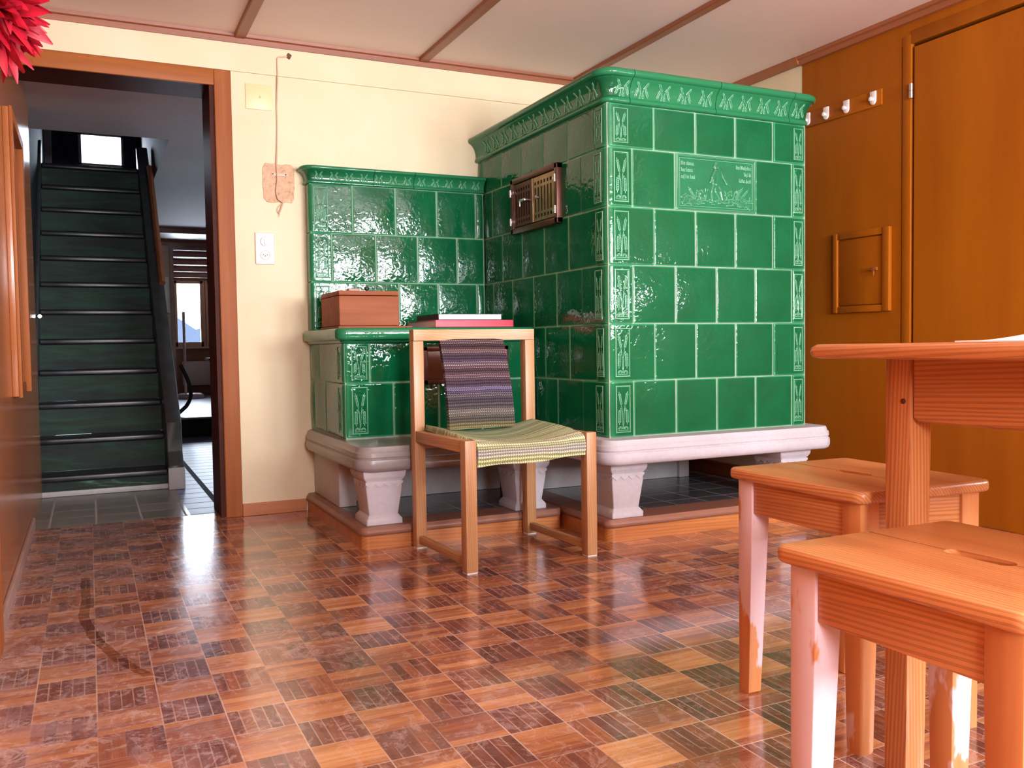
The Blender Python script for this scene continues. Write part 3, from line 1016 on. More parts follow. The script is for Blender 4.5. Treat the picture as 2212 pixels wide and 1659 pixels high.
def field_mesh(name, w, h, res, fn, mat):
    nx, ny = int(w / res) + 1, int(h / res) + 1
    xs, ys = np.linspace(0, w, nx), np.linspace(0, h, ny)
    X, Y = np.meshgrid(xs, ys)
    Z = fn(X, Y)
    co = np.empty((nx * ny, 3))
    co[:, 0] = X.ravel()
    co[:, 1] = -Z.ravel()
    co[:, 2] = Y.ravel()
    idx = np.arange(nx * ny).reshape(ny, nx)
    q = np.stack([idx[:-1, :-1], idx[:-1, 1:], idx[1:, 1:], idx[1:, :-1]], -1).reshape(-1, 4)
    me = bpy.data.meshes.new(name)
    me.vertices.add(nx * ny)
    me.vertices.foreach_set('co', co.ravel())
    me.loops.add(q.size)
    me.loops.foreach_set('vertex_index', q.ravel())
    me.polygons.add(len(q))
    me.polygons.foreach_set('loop_start', np.arange(0, q.size, 4))
    me.update(calc_edges=True)
    me.validate()
    me.shade_smooth()
    me.materials.append(mat)
    return me


PW, PH = 0.068, 0.190


def wheat_panel(X, Y):
    e = np.minimum(np.minimum(X, PW - X), np.minimum(Y, PH - Y))
    Hm = np.full_like(X, 0.0)
    # raised moulding frame and sunk field
    Hm += 0.0022 * np.exp(-((e - 0.0035) / 0.0014) ** 2) + 0.0005
    Hm -= 0.0007 * np.clip((e - 0.006) / 0.002, 0, 1)
    R = np.full_like(X, -1.0)
    c = PW / 2
    for s in (-1, 1):
        dome(R, X, Y, (c + s * 0.001, 0.018), (c + s * 0.004, 0.085), 0.0013, 0.0012, 0.0018)
        dome(R, X, Y, (c + s * 0.004, 0.085), (c + s * 0.0095, 0.118), 0.0012, 0.0010, 0.0018)
        ear(R, X, Y, (c + s * 0.0095, 0.116), math.pi / 2 - s * 0.20, 0.040, 0.0062, 0.0032)
        dome(R, X, Y, (c + s * 0.0015, 0.075), (c + s * 0.012, 0.100), 0.0010, 0.0010, 0.0016)
        dome(R, X, Y, (c + s * 0.012, 0.100), (c + s * 0.0165, 0.088), 0.0010, 0.0010, 0.0016)
        ear(R, X, Y, (c + s * 0.0165, 0.088), -math.pi / 2 + s * 0.03, 0.044, 0.0075, 0.0032)
        # scroll leaves at the foot
        for k in range(9):
            a0 = math.pi * k / 8
            a1 = math.pi * (k + 1) / 8
            for rr in (0.0095, 0.0055):
                cx, cy = c + s * 0.0125, 0.016
                if k < 8:
                    dome(R, X, Y, (cx + rr * math.cos(a0), cy + rr * math.sin(a0)), (cx + rr * math.cos(a1), cy + rr * math.sin(a1)), 0.0013, 0.0013, 0.0018)
    dome(R, X, Y, (c - 0.022, 0.011), (c + 0.022, 0.011), 0.0014, 0.0014, 0.0014)
    R = np.clip(R, 0, None)
    out = Hm + R
    edge = np.minimum(np.minimum(X, PW - X), np.minimum(Y, PH - Y)) < 1e-6
    out[edge] = -0.004
    return out


ME_PANEL = field_mesh('wheat_panel', PW, PH, 0.0011, wheat_panel, M['glaze_relief'])


def panel_part(parent, corner, w, h, facing='-y'):
    """Place a copy of the wheat relief; corner = lower-left as seen from in front."""
    o = bpy.data.objects.new('wheat_panel', ME_PANEL)
    COL.objects.link(o)
    o.parent = parent
    o.location = Vector(corner) - parent_world(parent)
    o.scale = (w / PW, 1, h / PH)
    if facing == '-x':
        o.rotation_euler = (0, 0, -math.pi / 2)
    return o

# ------------------------------------------------------------------ tiles of the stoves
GAP = 0.0015


def pillow(mb, u0, u1, z0, z1, t, P, bulge=0.0052, bev=0.0055, extra=None):
    """A glazed tile: rolled edges and a face that swells gently towards its middle."""
    def steps(a, b):
        L = b - a
        e = min(bev, L * 0.3)
        out = [0.0, e * 0.12, e * 0.35, e * 0.7, e, e * 1.25]
        mid = [e + (L - 2 * e) * k / 8 for k in range(1, 8)]
        return [a + q for q in out] + [a + q for q in mid] + [b - q for q in out[::-1]], e
    us, eu = steps(u0 + GAP, u1 - GAP)
    if extra:
        us = sorted(us[:6] + us[-6:] + [q for q in extra if us[5] + 0.002 < q < us[-6] - 0.002])
    zs, ez = steps(z0 + GAP * 0.3, z1 - GAP * 0.3)
    cu, cz, hu, hz = (u0 + u1) / 2, (z0 + z1) / 2, (u1 - u0) / 2 - GAP, (z1 - z0) / 2 - GAP
    bm = mb.bm
    def depth(u, z):
        d = 0.0
        for q, e in ((min(u - us[0], us[-1] - u), eu), (min(z - zs[0], zs[-1] - z), ez)):
            if q < e:
                k = 1 - q / e
                d += e * (1 - math.sqrt(max(0.0, 1 - k * k)))
        d = min(d, bev * 1.3)
        b = bulge * (1 - (1 - ((u - cu) / hu) ** 2) * (1 - ((z - cz) / hz) ** 2))
        return d + b
    F = [[bm.verts.new(P(u, depth(u, z), z)) for z in zs] for u in us]
    for i in range(len(us) - 1):
        for j in range(len(zs) - 1):
            bm.faces.new((F[i][j], F[i + 1][j], F[i + 1][j + 1], F[i][j + 1]))
    loop = [F[i][0] for i in range(len(us))] + [F[-1][j] for j in range(1, len(zs))] + [F[i][-1] for i in range(len(us) - 2, -1, -1)] + [F[0][j] for j in range(len(zs) - 2, 0, -1)]
    lp = [(us[i], zs[0]) for i in range(len(us))] + [(us[-1], zs[j]) for j in range(1, len(zs))] + [(us[i], zs[-1]) for i in range(len(us) - 2, -1, -1)] + [(us[0], zs[j]) for j in range(len(zs) - 2, 0, -1)]
    B = [bm.verts.new(P(u, t, z)) for u, z in lp]
    n = len(B)
    for i in range(n):
        bm.faces.new((loop[i], B[i], B[(i + 1) % n], loop[(i + 1) % n]))
    bm.faces.new(B)


def tile_front(mb, x0, x1, z0, z1, yf, t=0.03, bev=0.006):
    pillow(mb, x0, x1, z0, z1, t, lambda u, d, z: (u, yf - 0.001 + d, z))


def tile_side(mb, y0, y1, z0, z1, xf, t=0.03, bev=0.006, sgn=1):
    pillow(mb, y0, y1, z0, z1, t, lambda u, d, z: (xf + sgn * (d - 0.001), u, z))


def tile_corner(mb, xc, yc, wx, wy, z0, z1, r=0.028, t=0.024, bev=0.006, mirror=False):
    """Corner tile bent round a rounded edge; (xc, yc) is the outer corner."""
    sg = -1 if mirror else 1
    arc = math.pi / 2 * r
    LA, LB = wx - r, wy - r
    def P(u, d, z):
        d -= 0.001
        if u < LA:
            x, y, nx, ny = wx - u, 0.0, 0.0, 1.0
        elif u > LA + arc:
            x, y, nx, ny = 0.0, r + (u - LA - arc), 1.0, 0.0
        else:
            a = (u - LA) / r
            x, y, nx, ny = r - r * math.sin(a), r - r * math.cos(a), math.sin(a), math.cos(a)
        return (xc + sg * (x + nx * d), yc + y + ny * d, z)
    ex = [LA * k / 5 for k in range(1, 6)] + [LA + arc * k / 8 for k in range(1, 9)] + [LA + arc + LB * k / 5 for k in range(1, 5)]
    pillow(mb, 0.0, LA + arc + LB, z0, z1, t, P, 0.0008, bev, ex)


def sweep_cornice(mb, path, prof, gap=0.0012):
    """path: list of (point2d, outward2d)."""
    rings = []
    for (p, nrm) in path:
        rings.append([(p[0] + nrm[0] * d, p[1] + nrm[1] * d, z) for d, z in prof])
    mb.loft(rings, True, True)


def corner_path(xc, yc, r, mirror=False, n=8):
    out = []
    s = -1 if mirror else 1
    for k in range(n + 1):
        a = math.pi / 2 * k / n
        nx, ny = -s * math.cos(a), -math.sin(a)
        out.append(((xc + s * r + nx * r, yc + r + ny * r), (nx, ny)))
    return out


def cornice_profile(z0, s=1.0, hz=1.0):
    pr = [(-0.02, 0.0), (0.006, 0.0), (0.013, 0.004), (0.015, 0.010), (0.012, 0.017), (0.007, 0.021), (0.006, 0.026),
          (0.008, 0.040), (0.012, 0.054), (0.019, 0.068), (0.029, 0.080), (0.041, 0.088), (0.043, 0.091), (0.053, 0.093), (0.060, 0.099),
          (0.062, 0.106), (0.059, 0.114), (0.051, 0.120), (0.040, 0.121), (-0.02, 0.121)]
    return [((d if d < 0.006 else 0.006 + (d - 0.006) * 0.74) * s, z0 + z * hz) for d, z in pr]


def cornice_motif():
    """A little sheaf of four ears that sits on the cornice's hollow."""
    w, h = 0.066, 0.060
    def fn(X, Y):
        R = np.full_like(X, -1.0)
        c = w / 2
        for s in (-1, 1):
            dome(R, X, Y, (c + s * 0.001, 0.006), (c + s * 0.010, 0.038), 0.0013, 0.0011, 0.0022)
            ear(R, X, Y, (c + s * 0.010, 0.036), math.pi / 2 - s * 0.62, 0.022, 0.0056, 0.0036)
            dome(R, X, Y, (c + s * 0.006, 0.030), (c + s * 0.017, 0.034), 0.0012, 0.0012, 0.002)
            ear(R, X, Y, (c + s * 0.017, 0.034), -math.pi / 2 + s * 0.42, 0.025, 0.0068, 0.0038)
            dome(R, X, Y, (c + s * 0.007, 0.004), (c + s * 0.007, 0.012), 0.0060, 0.0040, 0.0034)
        return np.where(R > 0, R, -0.002)
    return field_mesh('cornice_motif', w, h, 0.001, fn, M['glaze_relief']), w, h


ME_MOTIF, MW, MH = cornice_motif()
# bend the motif onto the cornice hollow
def hollow(z):
    t = z
    return np.interp(t, [0.021, 0.026, 0.040, 0.054, 0.068, 0.080, 0.088], [0.0067, 0.006, 0.0075, 0.0104, 0.0156, 0.023, 0.032])
def bent_motif(s, hz):
    me = ME_MOTIF.copy()
    n = len(me.vertices)
    co = np.empty(n * 3)
    me.vertices.foreach_get('co', co)
    co = co.reshape(-1, 3)
    co[:, 0] -= MW / 2
    zz = 0.023 + co[:, 2]
    co[:, 1] = co[:, 1] - hollow(zz) * s
    co[:, 2] = zz * hz
    co[:, 0] *= hz
    me.vertices.foreach_set('co', co.ravel())
    me.update()
    me.name = 'wheat_motif'
    return me

# ------------------------------------------------------------------ tall tiled stove
XS, XE, YS = 1.792, 2.792, 2.906
ZR = [0.396, 0.612, 0.834, 1.060, 1.282, 1.506, 1.671]
YB = 4.134
ts = thing('tiled_stove', 'tall green glazed tile stove with wheat cornice and sower relief plaque', 'tile stove', ((XS + XE) / 2, (YS + YB) / 2, 0.088))
sub(bx((XS + 0.006, YS + 0.006, 0.385), (XE - 0.006, YB, 1.76)), 'masonry_core', M['grout'], ts, False)
NARROW, WIDE = 0.117, 0.217
for k in range(6):
    z0, z1 = ZR[k], ZR[k + 1]
    A = k % 2 == 0
    m = MB()
    wx, wy = (NARROW, WIDE - 0.02) if A else (WIDE, NARROW - 0.03)
    tile_corner(m, XS, YS, wx, wy, z0, z1)
    wx2 = 0.081 if A else 0.184
    tile_corner(m, XE, YS, wx2, wy, z0, z1, mirror=True)
    if A:
        xs = [1.909, 2.110, 2.312, 2.513, 2.711]
        ysd = [YS + WIDE - 0.02, 3.319, 3.535, 3.751, 3.967, YB]
    else:
        xs = [2.009, 2.209, 2.409, 2.608]
        ysd = [YS + NARROW - 0.03, 3.211, 3.427, 3.643, 3.859, 4.075, YB]
    for a, b in zip(xs[:-1], xs[1:]):
        if k == 4 and 2.1 < a < 2.5:
            continue
        tile_front(m, a, b, z0, z1, YS)
    for a, b in zip(ysd[:-1], ysd[1:]):
        if b - a > 0.02:
            tile_side(m, a, b, z0, z1, XS)
            tile_side(m, a, b, z0, z1, XE, sgn=-1)
    if k == 4:
        m.prism(rrect(2.110 + GAP, 2.513 - GAP, z0 + GAP, z1 - GAP, 0.004), YS + 0.003, YS + 0.03, 0.002, 2, 'y')
    sub(m, 'tile_course', M['glaze'], ts)
    hgt = z1 - z0 - 0.032
    panel_part(ts, (1.823, YS - 0.0005, z0 + 0.016), PW, hgt)
    panel_part(ts, (2.716, YS - 0.0005, z0 + 0.016), 0.050, hgt)
    panel_part(ts, (XS - 0.0005, YS + 0.082 if not A else YS + 0.092, z0 + 0.016), 0.054, hgt, '-x')

# relief plaque: a sower in a field with a rhyme, as one height field
LET = {
 'W': (1.5, [((.0,1.5),(.15,0),1), ((.15,0),(.45,.25),0), ((.5,1.3),(.55,.1),1), ((.55,.1),(.9,.2),0), ((.95,1.5),(1.2,.1),1), ((1.2,.1),(1.35,.9),0), ((0,1.5),(.25,1.5),0)]),
 'i': (.5, [((.2,1),(.2,.1),1), ((.2,.1),(.38,.05),0), ((.22,1.4),(.24,1.42),1)]),
 'r': (.65, [((.2,1),(.2,.0),1), ((.2,.8),(.45,1),0), ((.48,.98),(.52,.9),1)]),
 's': (.65, [((.5,.95),(.2,.85),1), ((.2,.85),(.2,.6),1), ((.2,.6),(.48,.45),0), ((.48,.45),(.48,.15),1), ((.48,.15),(.15,.02),1)]),
 't': (.55, [((.2,1.35),(.2,.1),1), ((.2,.1),(.42,.05),0), ((.05,1),(.42,1),0)]),
 'e': (.65, [((.2,.9),(.2,.15),1), ((.2,.15),(.5,.05),0), ((.2,.9),(.45,1),0), ((.45,1),(.5,.65),1), ((.5,.62),(.2,.5),0)]),
 'u': (.8, [((.2,1),(.2,.1),1), ((.2,.1),(.55,.15),0), ((.58,1),(.58,0),1)]),
 'n': (.8, [((.2,1),(.2,0),1), ((.2,.85),(.55,1),0), ((.58,.95),(.58,0),1)]),
 'd': (.75, [((.2,.85),(.2,.15),1), ((.2,.15),(.5,.02),0), ((.55,.05),(.55,.85),1), ((.55,.85),(.15,1.45),1), ((.2,.85),(.5,1),0)]),
 'S': (1.0, [((.75,1.4),(.3,1.35),1), ((.3,1.35),(.2,.95),1), ((.2,.95),(.7,.65),1), ((.7,.65),(.7,.2),1), ((.7,.2),(.15,.05),1), ((.5,1.2),(.5,.3),0)]),
 'a': (.8, [((.5,1),(.2,.8),1), ((.2,.8),(.2,.15),1), ((.2,.15),(.5,.1),0), ((.56,1),(.56,0),1)]),
 'm': (1.2, [((.2,1),(.2,0),1), ((.2,.85),(.52,1),0), ((.56,.95),(.56,0),1), ((.56,.85),(.9,1),0), ((.94,.95),(.94,0),1)]),
 'f': (.55, [((.22,1.3),(.22,-.35),1), ((.22,1.3),(.48,1.42),1), ((.05,.95),(.42,.95),0)]),
 'L': (.9, [((.45,1.4),(.25,1.1),1), ((.25,1.1),(.45,.5),1), ((.45,.5),(.15,.1),1), ((.15,.1),(.75,.05),1), ((.45,1.4),(.7,1.3),0)]),
 'D': (1.0, [((.25,1.3),(.25,.1),1), ((.25,.1),(.7,.05),1), ((.7,.05),(.82,.7),1), ((.82,.7),(.55,1.35),1), ((.55,1.35),(.05,1.4),1)]),
 'c': (.6, [((.2,.9),(.2,.15),1), ((.2,.15),(.48,.05),0), ((.2,.9),(.45,1),1)]),
 'h': (.75, [((.2,1.45),(.2,0),1), ((.2,.85),(.5,1),0), ((.55,.95),(.52,-.25),1)]),
 'l': (.45, [((.2,1.45),(.2,.1),1), ((.2,.1),(.38,.05),0)]),
 'g': (.75, [((.2,.9),(.2,.2),1), ((.2,.2),(.5,.1),0), ((.2,.9),(.5,1),0), ((.55,1),(.55,-.2),1), ((.55,-.2),(.2,-.35),0)]),
 'G': (1.0, [((.75,1.35),(.3,1.3),1), ((.3,1.3),(.2,.3),1), ((.2,.3),(.55,.05),1), ((.55,.05),(.82,.3),1), ((.82,.3),(.75,.75),1), ((.55,1.2),(.5,.4),0)]),
 'o': (.75, [((.2,.9),(.2,.15),1), ((.2,.15),(.5,.0),0), ((.55,.05),(.55,.85),1), ((.55,.85),(.2,.98),0)]),
 'H': (1.0, [((.2,1.4),(.25,.05),1), ((.25,.8),(.65,1.0),0), ((.7,.95),(.65,.1),1), ((.65,.1),(.45,-.2),0), ((.2,1.4),(.6,1.3),1)]),
 ' ': (.5, []),
}


def text_strokes(txt, x, y, xh, right=False):
    k = xh * 0.80
    wid = sum(LET[c][0] for c in txt) * k
    if right:
        x = x - wid
    out = []
    for c in txt:
        w, segs = LET[c]
        for a, b, th in segs:
            out.append(((x + a[0] * k, y + a[1] * xh), (x + b[0] * k, y + b[1] * xh), (0.15 if th else 0.08) * xh))
        x += w * k
    return out


QW, QH = 0.398, 0.220


def plaque(X, Y):
    e = np.minimum(np.minimum(X, QW - X), np.minimum(Y, QH - Y))
    Hm = 0.0035 * np.clip(1 - np.abs(e - 0.006) / 0.006, 0, 1) ** 0.5
    Hm += 0.0015 * np.exp(-((e - 0.0165) / 0.0012) ** 2)
    Hm += 0.0016 - 0.002 * np.clip((e - 0.010) / 0.006, 0, 1)
    R = np.full_like(X, -1.0)
    def P(px, py):
        u = (px - 270) / 1590.0
        top, bot = 150 + 0.094 * (px - 270), 1345 + 0.02 * (px - 270)
        v = (py - top) / (bot - top)
        return (0.016 + u * (QW - 0.032), QH - 0.014 - v * (QH - 0.026))
    u = (QW - 0.032) / 1590.0
    def limb(a, b, ra, rb, h, base=0.0):
        dome(R, X, Y, P(*a), P(*b), ra * u, rb * u, h, base)
    # field: ridges, leaves and ears
    rnd = random.Random(3)
    for k in range(70):
        x = rnd.uniform(330, 1820)
        y = rnd.uniform(1130, 1280)
        l = rnd.uniform(20, 60)
        limb((x - l, y + rnd.uniform(-15, 15)), (x + l, y + rnd.uniform(-15, 15)), 16, 10, 0.0022)
    for k in range(26):
        s = -1 if k % 2 else 1
        x0 = rnd.uniform(290, 560) if s < 0 else rnd.uniform(1560, 1840)
        x1 = x0 + rnd.uniform(-40, 200) * (1 if s < 0 else -1)
        y0 = 1290 - rnd.uniform(0, 260)
        limb((x0, y0 + 60), ((x0 + x1) / 2, y0), 22, 18, 0.0026)
        limb(((x0 + x1) / 2, y0), (x1, y0 + rnd.uniform(30, 120)), 18, 7, 0.0026)
    for k in range(16):
        x0 = rnd.uniform(620, 900) if k % 2 else rnd.uniform(1280, 1560)
        y0 = rnd.uniform(900, 1060)
        limb((x0, 1160), (x0 + rnd.uniform(-90, 90), y0), 8, 6, 0.0014)
        limb((x0 + rnd.uniform(-60, 60), y0 + 90), (x0 + rnd.uniform(-90, 90), y0), 26, 10, 0.0018)
    for (x0, y0, dx, dy) in ((600, 1150, -170, -230), (1590, 1120, 150, -150), (1480, 1090, 130, -150)):
        a = math.atan2(-dy, dx)
        p = P(x0, y0)
        ear(R, X, Y, p, a, 200 * u, 24 * u, 0.0030)
    # the sower, striding to the left: legs, robe, bag, arms, head
    limb((1060, 800), (1060, 960), 62, 48, 0.0050)
    limb((1060, 960), (1160, 1200), 48, 26, 0.0046)
    limb((1160, 1200), (1200, 1215), 24, 20, 0.0046)
    limb((1020, 800), (965, 960), 52, 34, 0.0044)
    limb((965, 960), (970, 1200), 34, 22, 0.0040)
    limb((970, 1210), (925, 1220), 20, 15, 0.0040)
    limb((1100, 500), (1090, 740), 98, 105, 0.0066)
    limb((1090, 740), (1170, 930), 92, 44, 0.0052)
    limb((1170, 930), (1200, 1140), 44, 36, 0.0040)
    limb((1000, 620), (990, 770), 64, 44, 0.0072)
    limb((1040, 480), (960, 640), 40, 32, 0.0074)
    limb((960, 640), (925, 735), 26, 18, 0.0068)
    limb((925, 740), (910, 750), 22, 18, 0.0066)
    limb((1150, 500), (1200, 640), 42, 28, 0.0062)
    limb((1200, 640), (1262, 760), 26, 18, 0.0058)
    limb((1262, 765), (1275, 785), 24, 18, 0.0058)
    limb((1050, 440), (1060, 480), 36, 44, 0.0060)
    limb((1045, 370), (1040, 410), 52, 44, 0.0070)
    limb((1060, 330), (1085, 400), 54, 42, 0.0074)
    limb((1000, 385), (990, 395), 14, 10, 0.0056)
    limb((1100, 400), (1110, 450), 30, 20, 0.0064)
    # lettering
    S = []
    xl = 0.0235
    S += text_strokes('Wir streuen', xl, QH - 0.0430, 0.0098)
    S += text_strokes('den Samen', xl, QH - 0.0690, 0.0098)
    S += text_strokes('auf das Land', xl, QH - 0.0955, 0.0098)
    xr_ = QW - 0.024
    S += text_strokes('Das Wachstum', xr_, QH - 0.0430, 0.0098, True)
    S += text_strokes('liegt in', xr_, QH - 0.0690, 0.0098, True)
    S += text_strokes('Gottes Hand', xr_, QH - 0.0955, 0.0098, True)
    for a, b, r in S:
        x0, x1 = min(a[0], b[0]) - 0.004, max(a[0], b[0]) + 0.004
        y0, y1 = min(a[1], b[1]) - 0.004, max(a[1], b[1]) + 0.004
        i0, i1 = np.searchsorted(X[0], [x0, x1])
        j0, j1 = np.searchsorted(Y[:, 0], [y0, y1])
        sl = (slice(j0, j1), slice(i0, i1))
        d, t = seg_dist(X[sl], Y[sl], a, b)
        R[sl] = np.maximum(R[sl], np.where(d < r, 0.0016 + 0.0008 * np.clip(1 - d / r, 0, 1), -1))
    out = Hm + np.clip(R, 0, None)
    out[(e < 1e-6)] = -0.01
    return out


ME_Q = field_mesh('relief_plaque', QW, QH, 0.00075, plaque, M['glaze_relief'])
oq = bpy.data.objects.new('relief_plaque', ME_Q)
COL.objects.link(oq)
oq.parent = ts
oq.location = Vector((2.1125, YS + 0.0005, ZR[4] + 0.002)) - parent_world(ts)
oq['label'] = 'relief plaque of a sower with German rhyme'

# cornice of the tall stove, in separate mitred lengths
prof = cornice_profile(1.671)
m = MB()
RC = 0.030
segL = [(XS, 3.93, 4.134), (XS, 3.60, 3.93), (XS, 3.27, 3.60), (XS, 3.015, 3.27)]
for x, a, b in segL:
    sweep_cornice(m, [((x, b - 0.0012), (-1, 0)), ((x, a + 0.0012), (-1, 0))], prof)
path = [((XS, 3.015 - 0.0012), (-1, 0))] + corner_path(XS, YS, RC) + [((1.892, YS), (0, -1))]
sweep_cornice(m, path, prof)
for a, b in ((1.8945, 2.30), (2.3025, 2.682)):
    sweep_cornice(m, [((a, YS), (0, -1)), ((b, YS), (0, -1))], prof)
path = [((2.6845, YS), (0, -1))] + corner_path(XE, YS, RC, True)[::-1] + [((XE, 3.015), (1, 0))]
sweep_cornice(m, path, prof)
for a, b in ((3.015, 3.36), (3.36, 3.74), (3.74, 4.134)):
    sweep_cornice(m, [((XE, a + 0.0012), (1, 0)), ((XE, b - 0.0012), (1, 0))], prof)
sub(m, 'cornice', M['glaze_smooth'], ts)
ME_BM = bent_motif(1.0, 1.0)
def motif(parent, me, x, y, z, rot=0.0):
    o = bpy.data.objects.new('wheat_motif', me)
    COL.objects.link(o)
    o.parent = parent
    o.location = Vector((x, y, z)) - parent_world(parent)
    o.rotation_euler = (0, 0, rot)
for k in range(10):
    xx = (1.857, 1.946, 2.046, 2.146, 2.248, 2.352, 2.448, 2.543, 2.636, 2.730)[k]
    motif(ts, ME_BM, xx, YS - 0.0005, 1.671)
for k in range(11):
    motif(ts, ME_BM, XS - 0.0005, 2.985 + k * 0.100, 1.671, -math.pi / 2)

# warm-air vent with two pierced leaves in the left side
vt = bpy.data.objects.new('vent_grille', None)
COL.objects.link(vt)
vt.parent = ts
vt.location = Vector((XS, 3.486, 1.27)) - parent_world(ts)
XV = XS - 0.004
m = MB()
for a, b in (((3.262, 1.262), (3.288, 1.512)), ((3.684, 1.262), (3.710, 1.512)), ((3.262, 1.262), (3.710, 1.288)), ((3.262, 1.486), (3.710, 1.512))):
    m.box((XV - 0.018, a[0], a[1]), (XS + 0.02, b[0], b[1]), 0.004)
sub(m, 'vent_frame', M['iron'], vt)
sub(bx((XS - 0.003, 3.288, 1.288), (XS + 0.004, 3.684, 1.486)), 'dark_recess', M['black'], vt, False)
def pierced_leaf(y0, y1, z0, z1, mat):
    """A sheet with slots and round holes: built from bars and strips around the openings."""
    m = MB()
    xa, xb = XV - 0.014, XV - 0.008
    n = 6
    pitch = (y1 - y0 - 0.03) / n
    ya = y0 + 0.015
    rows = [(z0, z0 + 0.014, 0), (z0 + 0.014, z0 + 0.028, 1), (z0 + 0.028, z0 + 0.040, 0), (z0 + 0.040, z1 - 0.046, 2), (z1 - 0.046, z1 - 0.034, 0), (z1 - 0.034, z1 - 0.020, 1), (z1 - 0.020, z1, 0)]
    for a, b, kind in rows:
        if kind == 0:
            m.box((xa, y0, a), (xb, y1, b))
        else:
            wslot = pitch * (0.50 if kind == 2 else 0.55)
            m.box((xa, y0, a), (xb, ya + (pitch - wslot) / 2, b))
            for k in range(n - 1):
                c = ya + pitch * (k + 1)
                m.box((xa, c - (pitch - wslot) / 2, a), (xb, c + (pitch - wslot) / 2, b))
            m.box((xa, ya + n * pitch - (pitch - wslot) / 2, a), (xb, y1, b))
    m.box((xa - 0.003, y1 - 0.010, z0), (xa, y1, z1), 0.001)
    return sub(m, 'vent_leaf', mat, vt)
pierced_leaf(3.292, 3.494, 1.292, 1.482, M['brass'])
pierced_leaf(3.500, 3.680, 1.292, 1.482, M['iron'])
for yh, dy in ((3.272, 0.012), (3.700, -0.012)):
    for zh in (1.318, 1.448):
        m = MB()
        m.lathe([(0.001, -0.017), (0.006, -0.016), (0.006, 0.016), (0.001, 0.017)], (XV - 0.022, yh, zh), 10)
        m.box((XV - 0.021, yh, zh - 0.006), (XV - 0.015, yh + dy * 2.2, zh + 0.006), 0.001)
        sub(m, 'hinge', M['steel'], vt)
m = MB()
m.lathe([(0.007, 0), (0.007, -0.02)], (XV - 0.014, 3.52, 1.395), 10, 'x')
m.box((XV - 0.042, 3.515, 1.389), (XV - 0.034, 3.575, 1.401), 0.003)
m.box((XV - 0.040, 3.567, 1.37), (XV - 0.034, 3.575, 1.395), 0.002)
sub(m, 'latch', M['steel'], vt)
m = MB()
m.lathe([(0.004, 0), (0.004, -0.012), (0.008, -0.014), (0.008, -0.022), (0.003, -0.025)], (XV - 0.012, 3.42, 1.39), 10, 'x')
sub(m, 'knob', M['steel'], vt)

# moulded stone bearing slab and piers of the tall stove
SLAB = [(-0.09, 0.300), (-0.016, 0.300), (-0.006, 0.305), (0.0, 0.318), (0.0, 0.333), (-0.002, 0.345), (-0.007, 0.348), (-0.007, 0.352),
        (-0.004, 0.356), (-0.005, 0.372), (-0.012, 0.379), (-0.014, 0.388), (-0.018, 0.3945), (-0.09, 0.3945)]
m = MB()
moulded_slab(m, 1.718, 2.862, 2.800, 4.134, SLAB, 0.075)
sub(m, 'stone_slab', M['stone'], ts)


def pier(parent, xc, yf, z0, z1, wt=0.166, wb=0.116, dp=0.19, mat=None):
    """Tapered stone foot with a flared cap, zigzag band and a plinth."""
    m = MB()
    H_ = z1 - z0
    prof = [(wb / 2 + 0.013, 0.0), (wb / 2 + 0.013, 0.018), (wb / 2 + 0.006, 0.028), (wb / 2, 0.036), (wt / 2 - 0.012, H_ * 0.66),
            (wt / 2 - 0.0125, H_ * 0.80), (wt / 2 - 0.003, H_ * 0.86), (wt / 2, H_ * 0.90), (wt / 2 + 0.002, H_)]
    rings = []
    yc = yf + dp / 2
    for w, z in prof:
        dd = dp / 2 - (wt / 2 - w)
        rings.append([(p[0], p[1], z0 + z) for p in rrect(xc - w, xc + w, yc - dd, yc + dd, 0.005, 3)])
    m.loft(rings)
    zt, zb = z0 + H_ * 0.755, z0 + H_ * 0.685
    w = wt / 2 - 0.012
    n = 4
    yfr = yc - (dp / 2 - 0.0125)
    xw = xc - w
    for k in range(n):
        a, b = xc - w + 2 * w * k / n, xc - w + 2 * w * (k + 1) / n
        m.prism([(a, zt), ((a + b) / 2, zb), (b, zt)], yfr - 0.003, yfr + 0.01, 0, 1, 'y')
        ya, yb = yc - dp / 2 + 0.0125 + (dp - 0.025) * k / n, yc - dp / 2 + 0.0125 + (dp - 0.025) * (k + 1) / n
        m.prism([(ya, zt), ((ya + yb) / 2, zb), (yb, zt)], xw - 0.003, xw + 0.01, 0, 1, 'x')
    m.box((xw - 0.003, yfr - 0.003, zt), (xc + w + 0.003, yc + dp / 2 - 0.0125, z0 + H_ * 0.80))
    return sub(m, 'stone_pier', mat or M['stone'], parent)


ZP = 0.086
pier(ts, 1.862, 2.872, ZP, 0.300)
pier(ts, 2.698, 2.872, ZP, 0.300)
m = MB()
m.box((1.80, 3.64, ZP), (2.69, 3.72, 0.300), 0.004)
m.box((2.64, 3.62, ZP), (2.70, 4.12, 0.300), 0.004)
m.box((1.80, 3.72, ZP), (1.88, 4.12, 0.300), 0.004)
sub(m, 'stone_lining', M['stone_dark'], ts)
struct(bx((2.86, 3.22, 0.0), (2.93, D, 0.30)), 'wall_plinth', M['plaster'])
struct(bx((2.842, 3.22, ZP), (2.86, D, 0.155), 0.003), 'baseboard_plinth', M['platform_wood_y'])

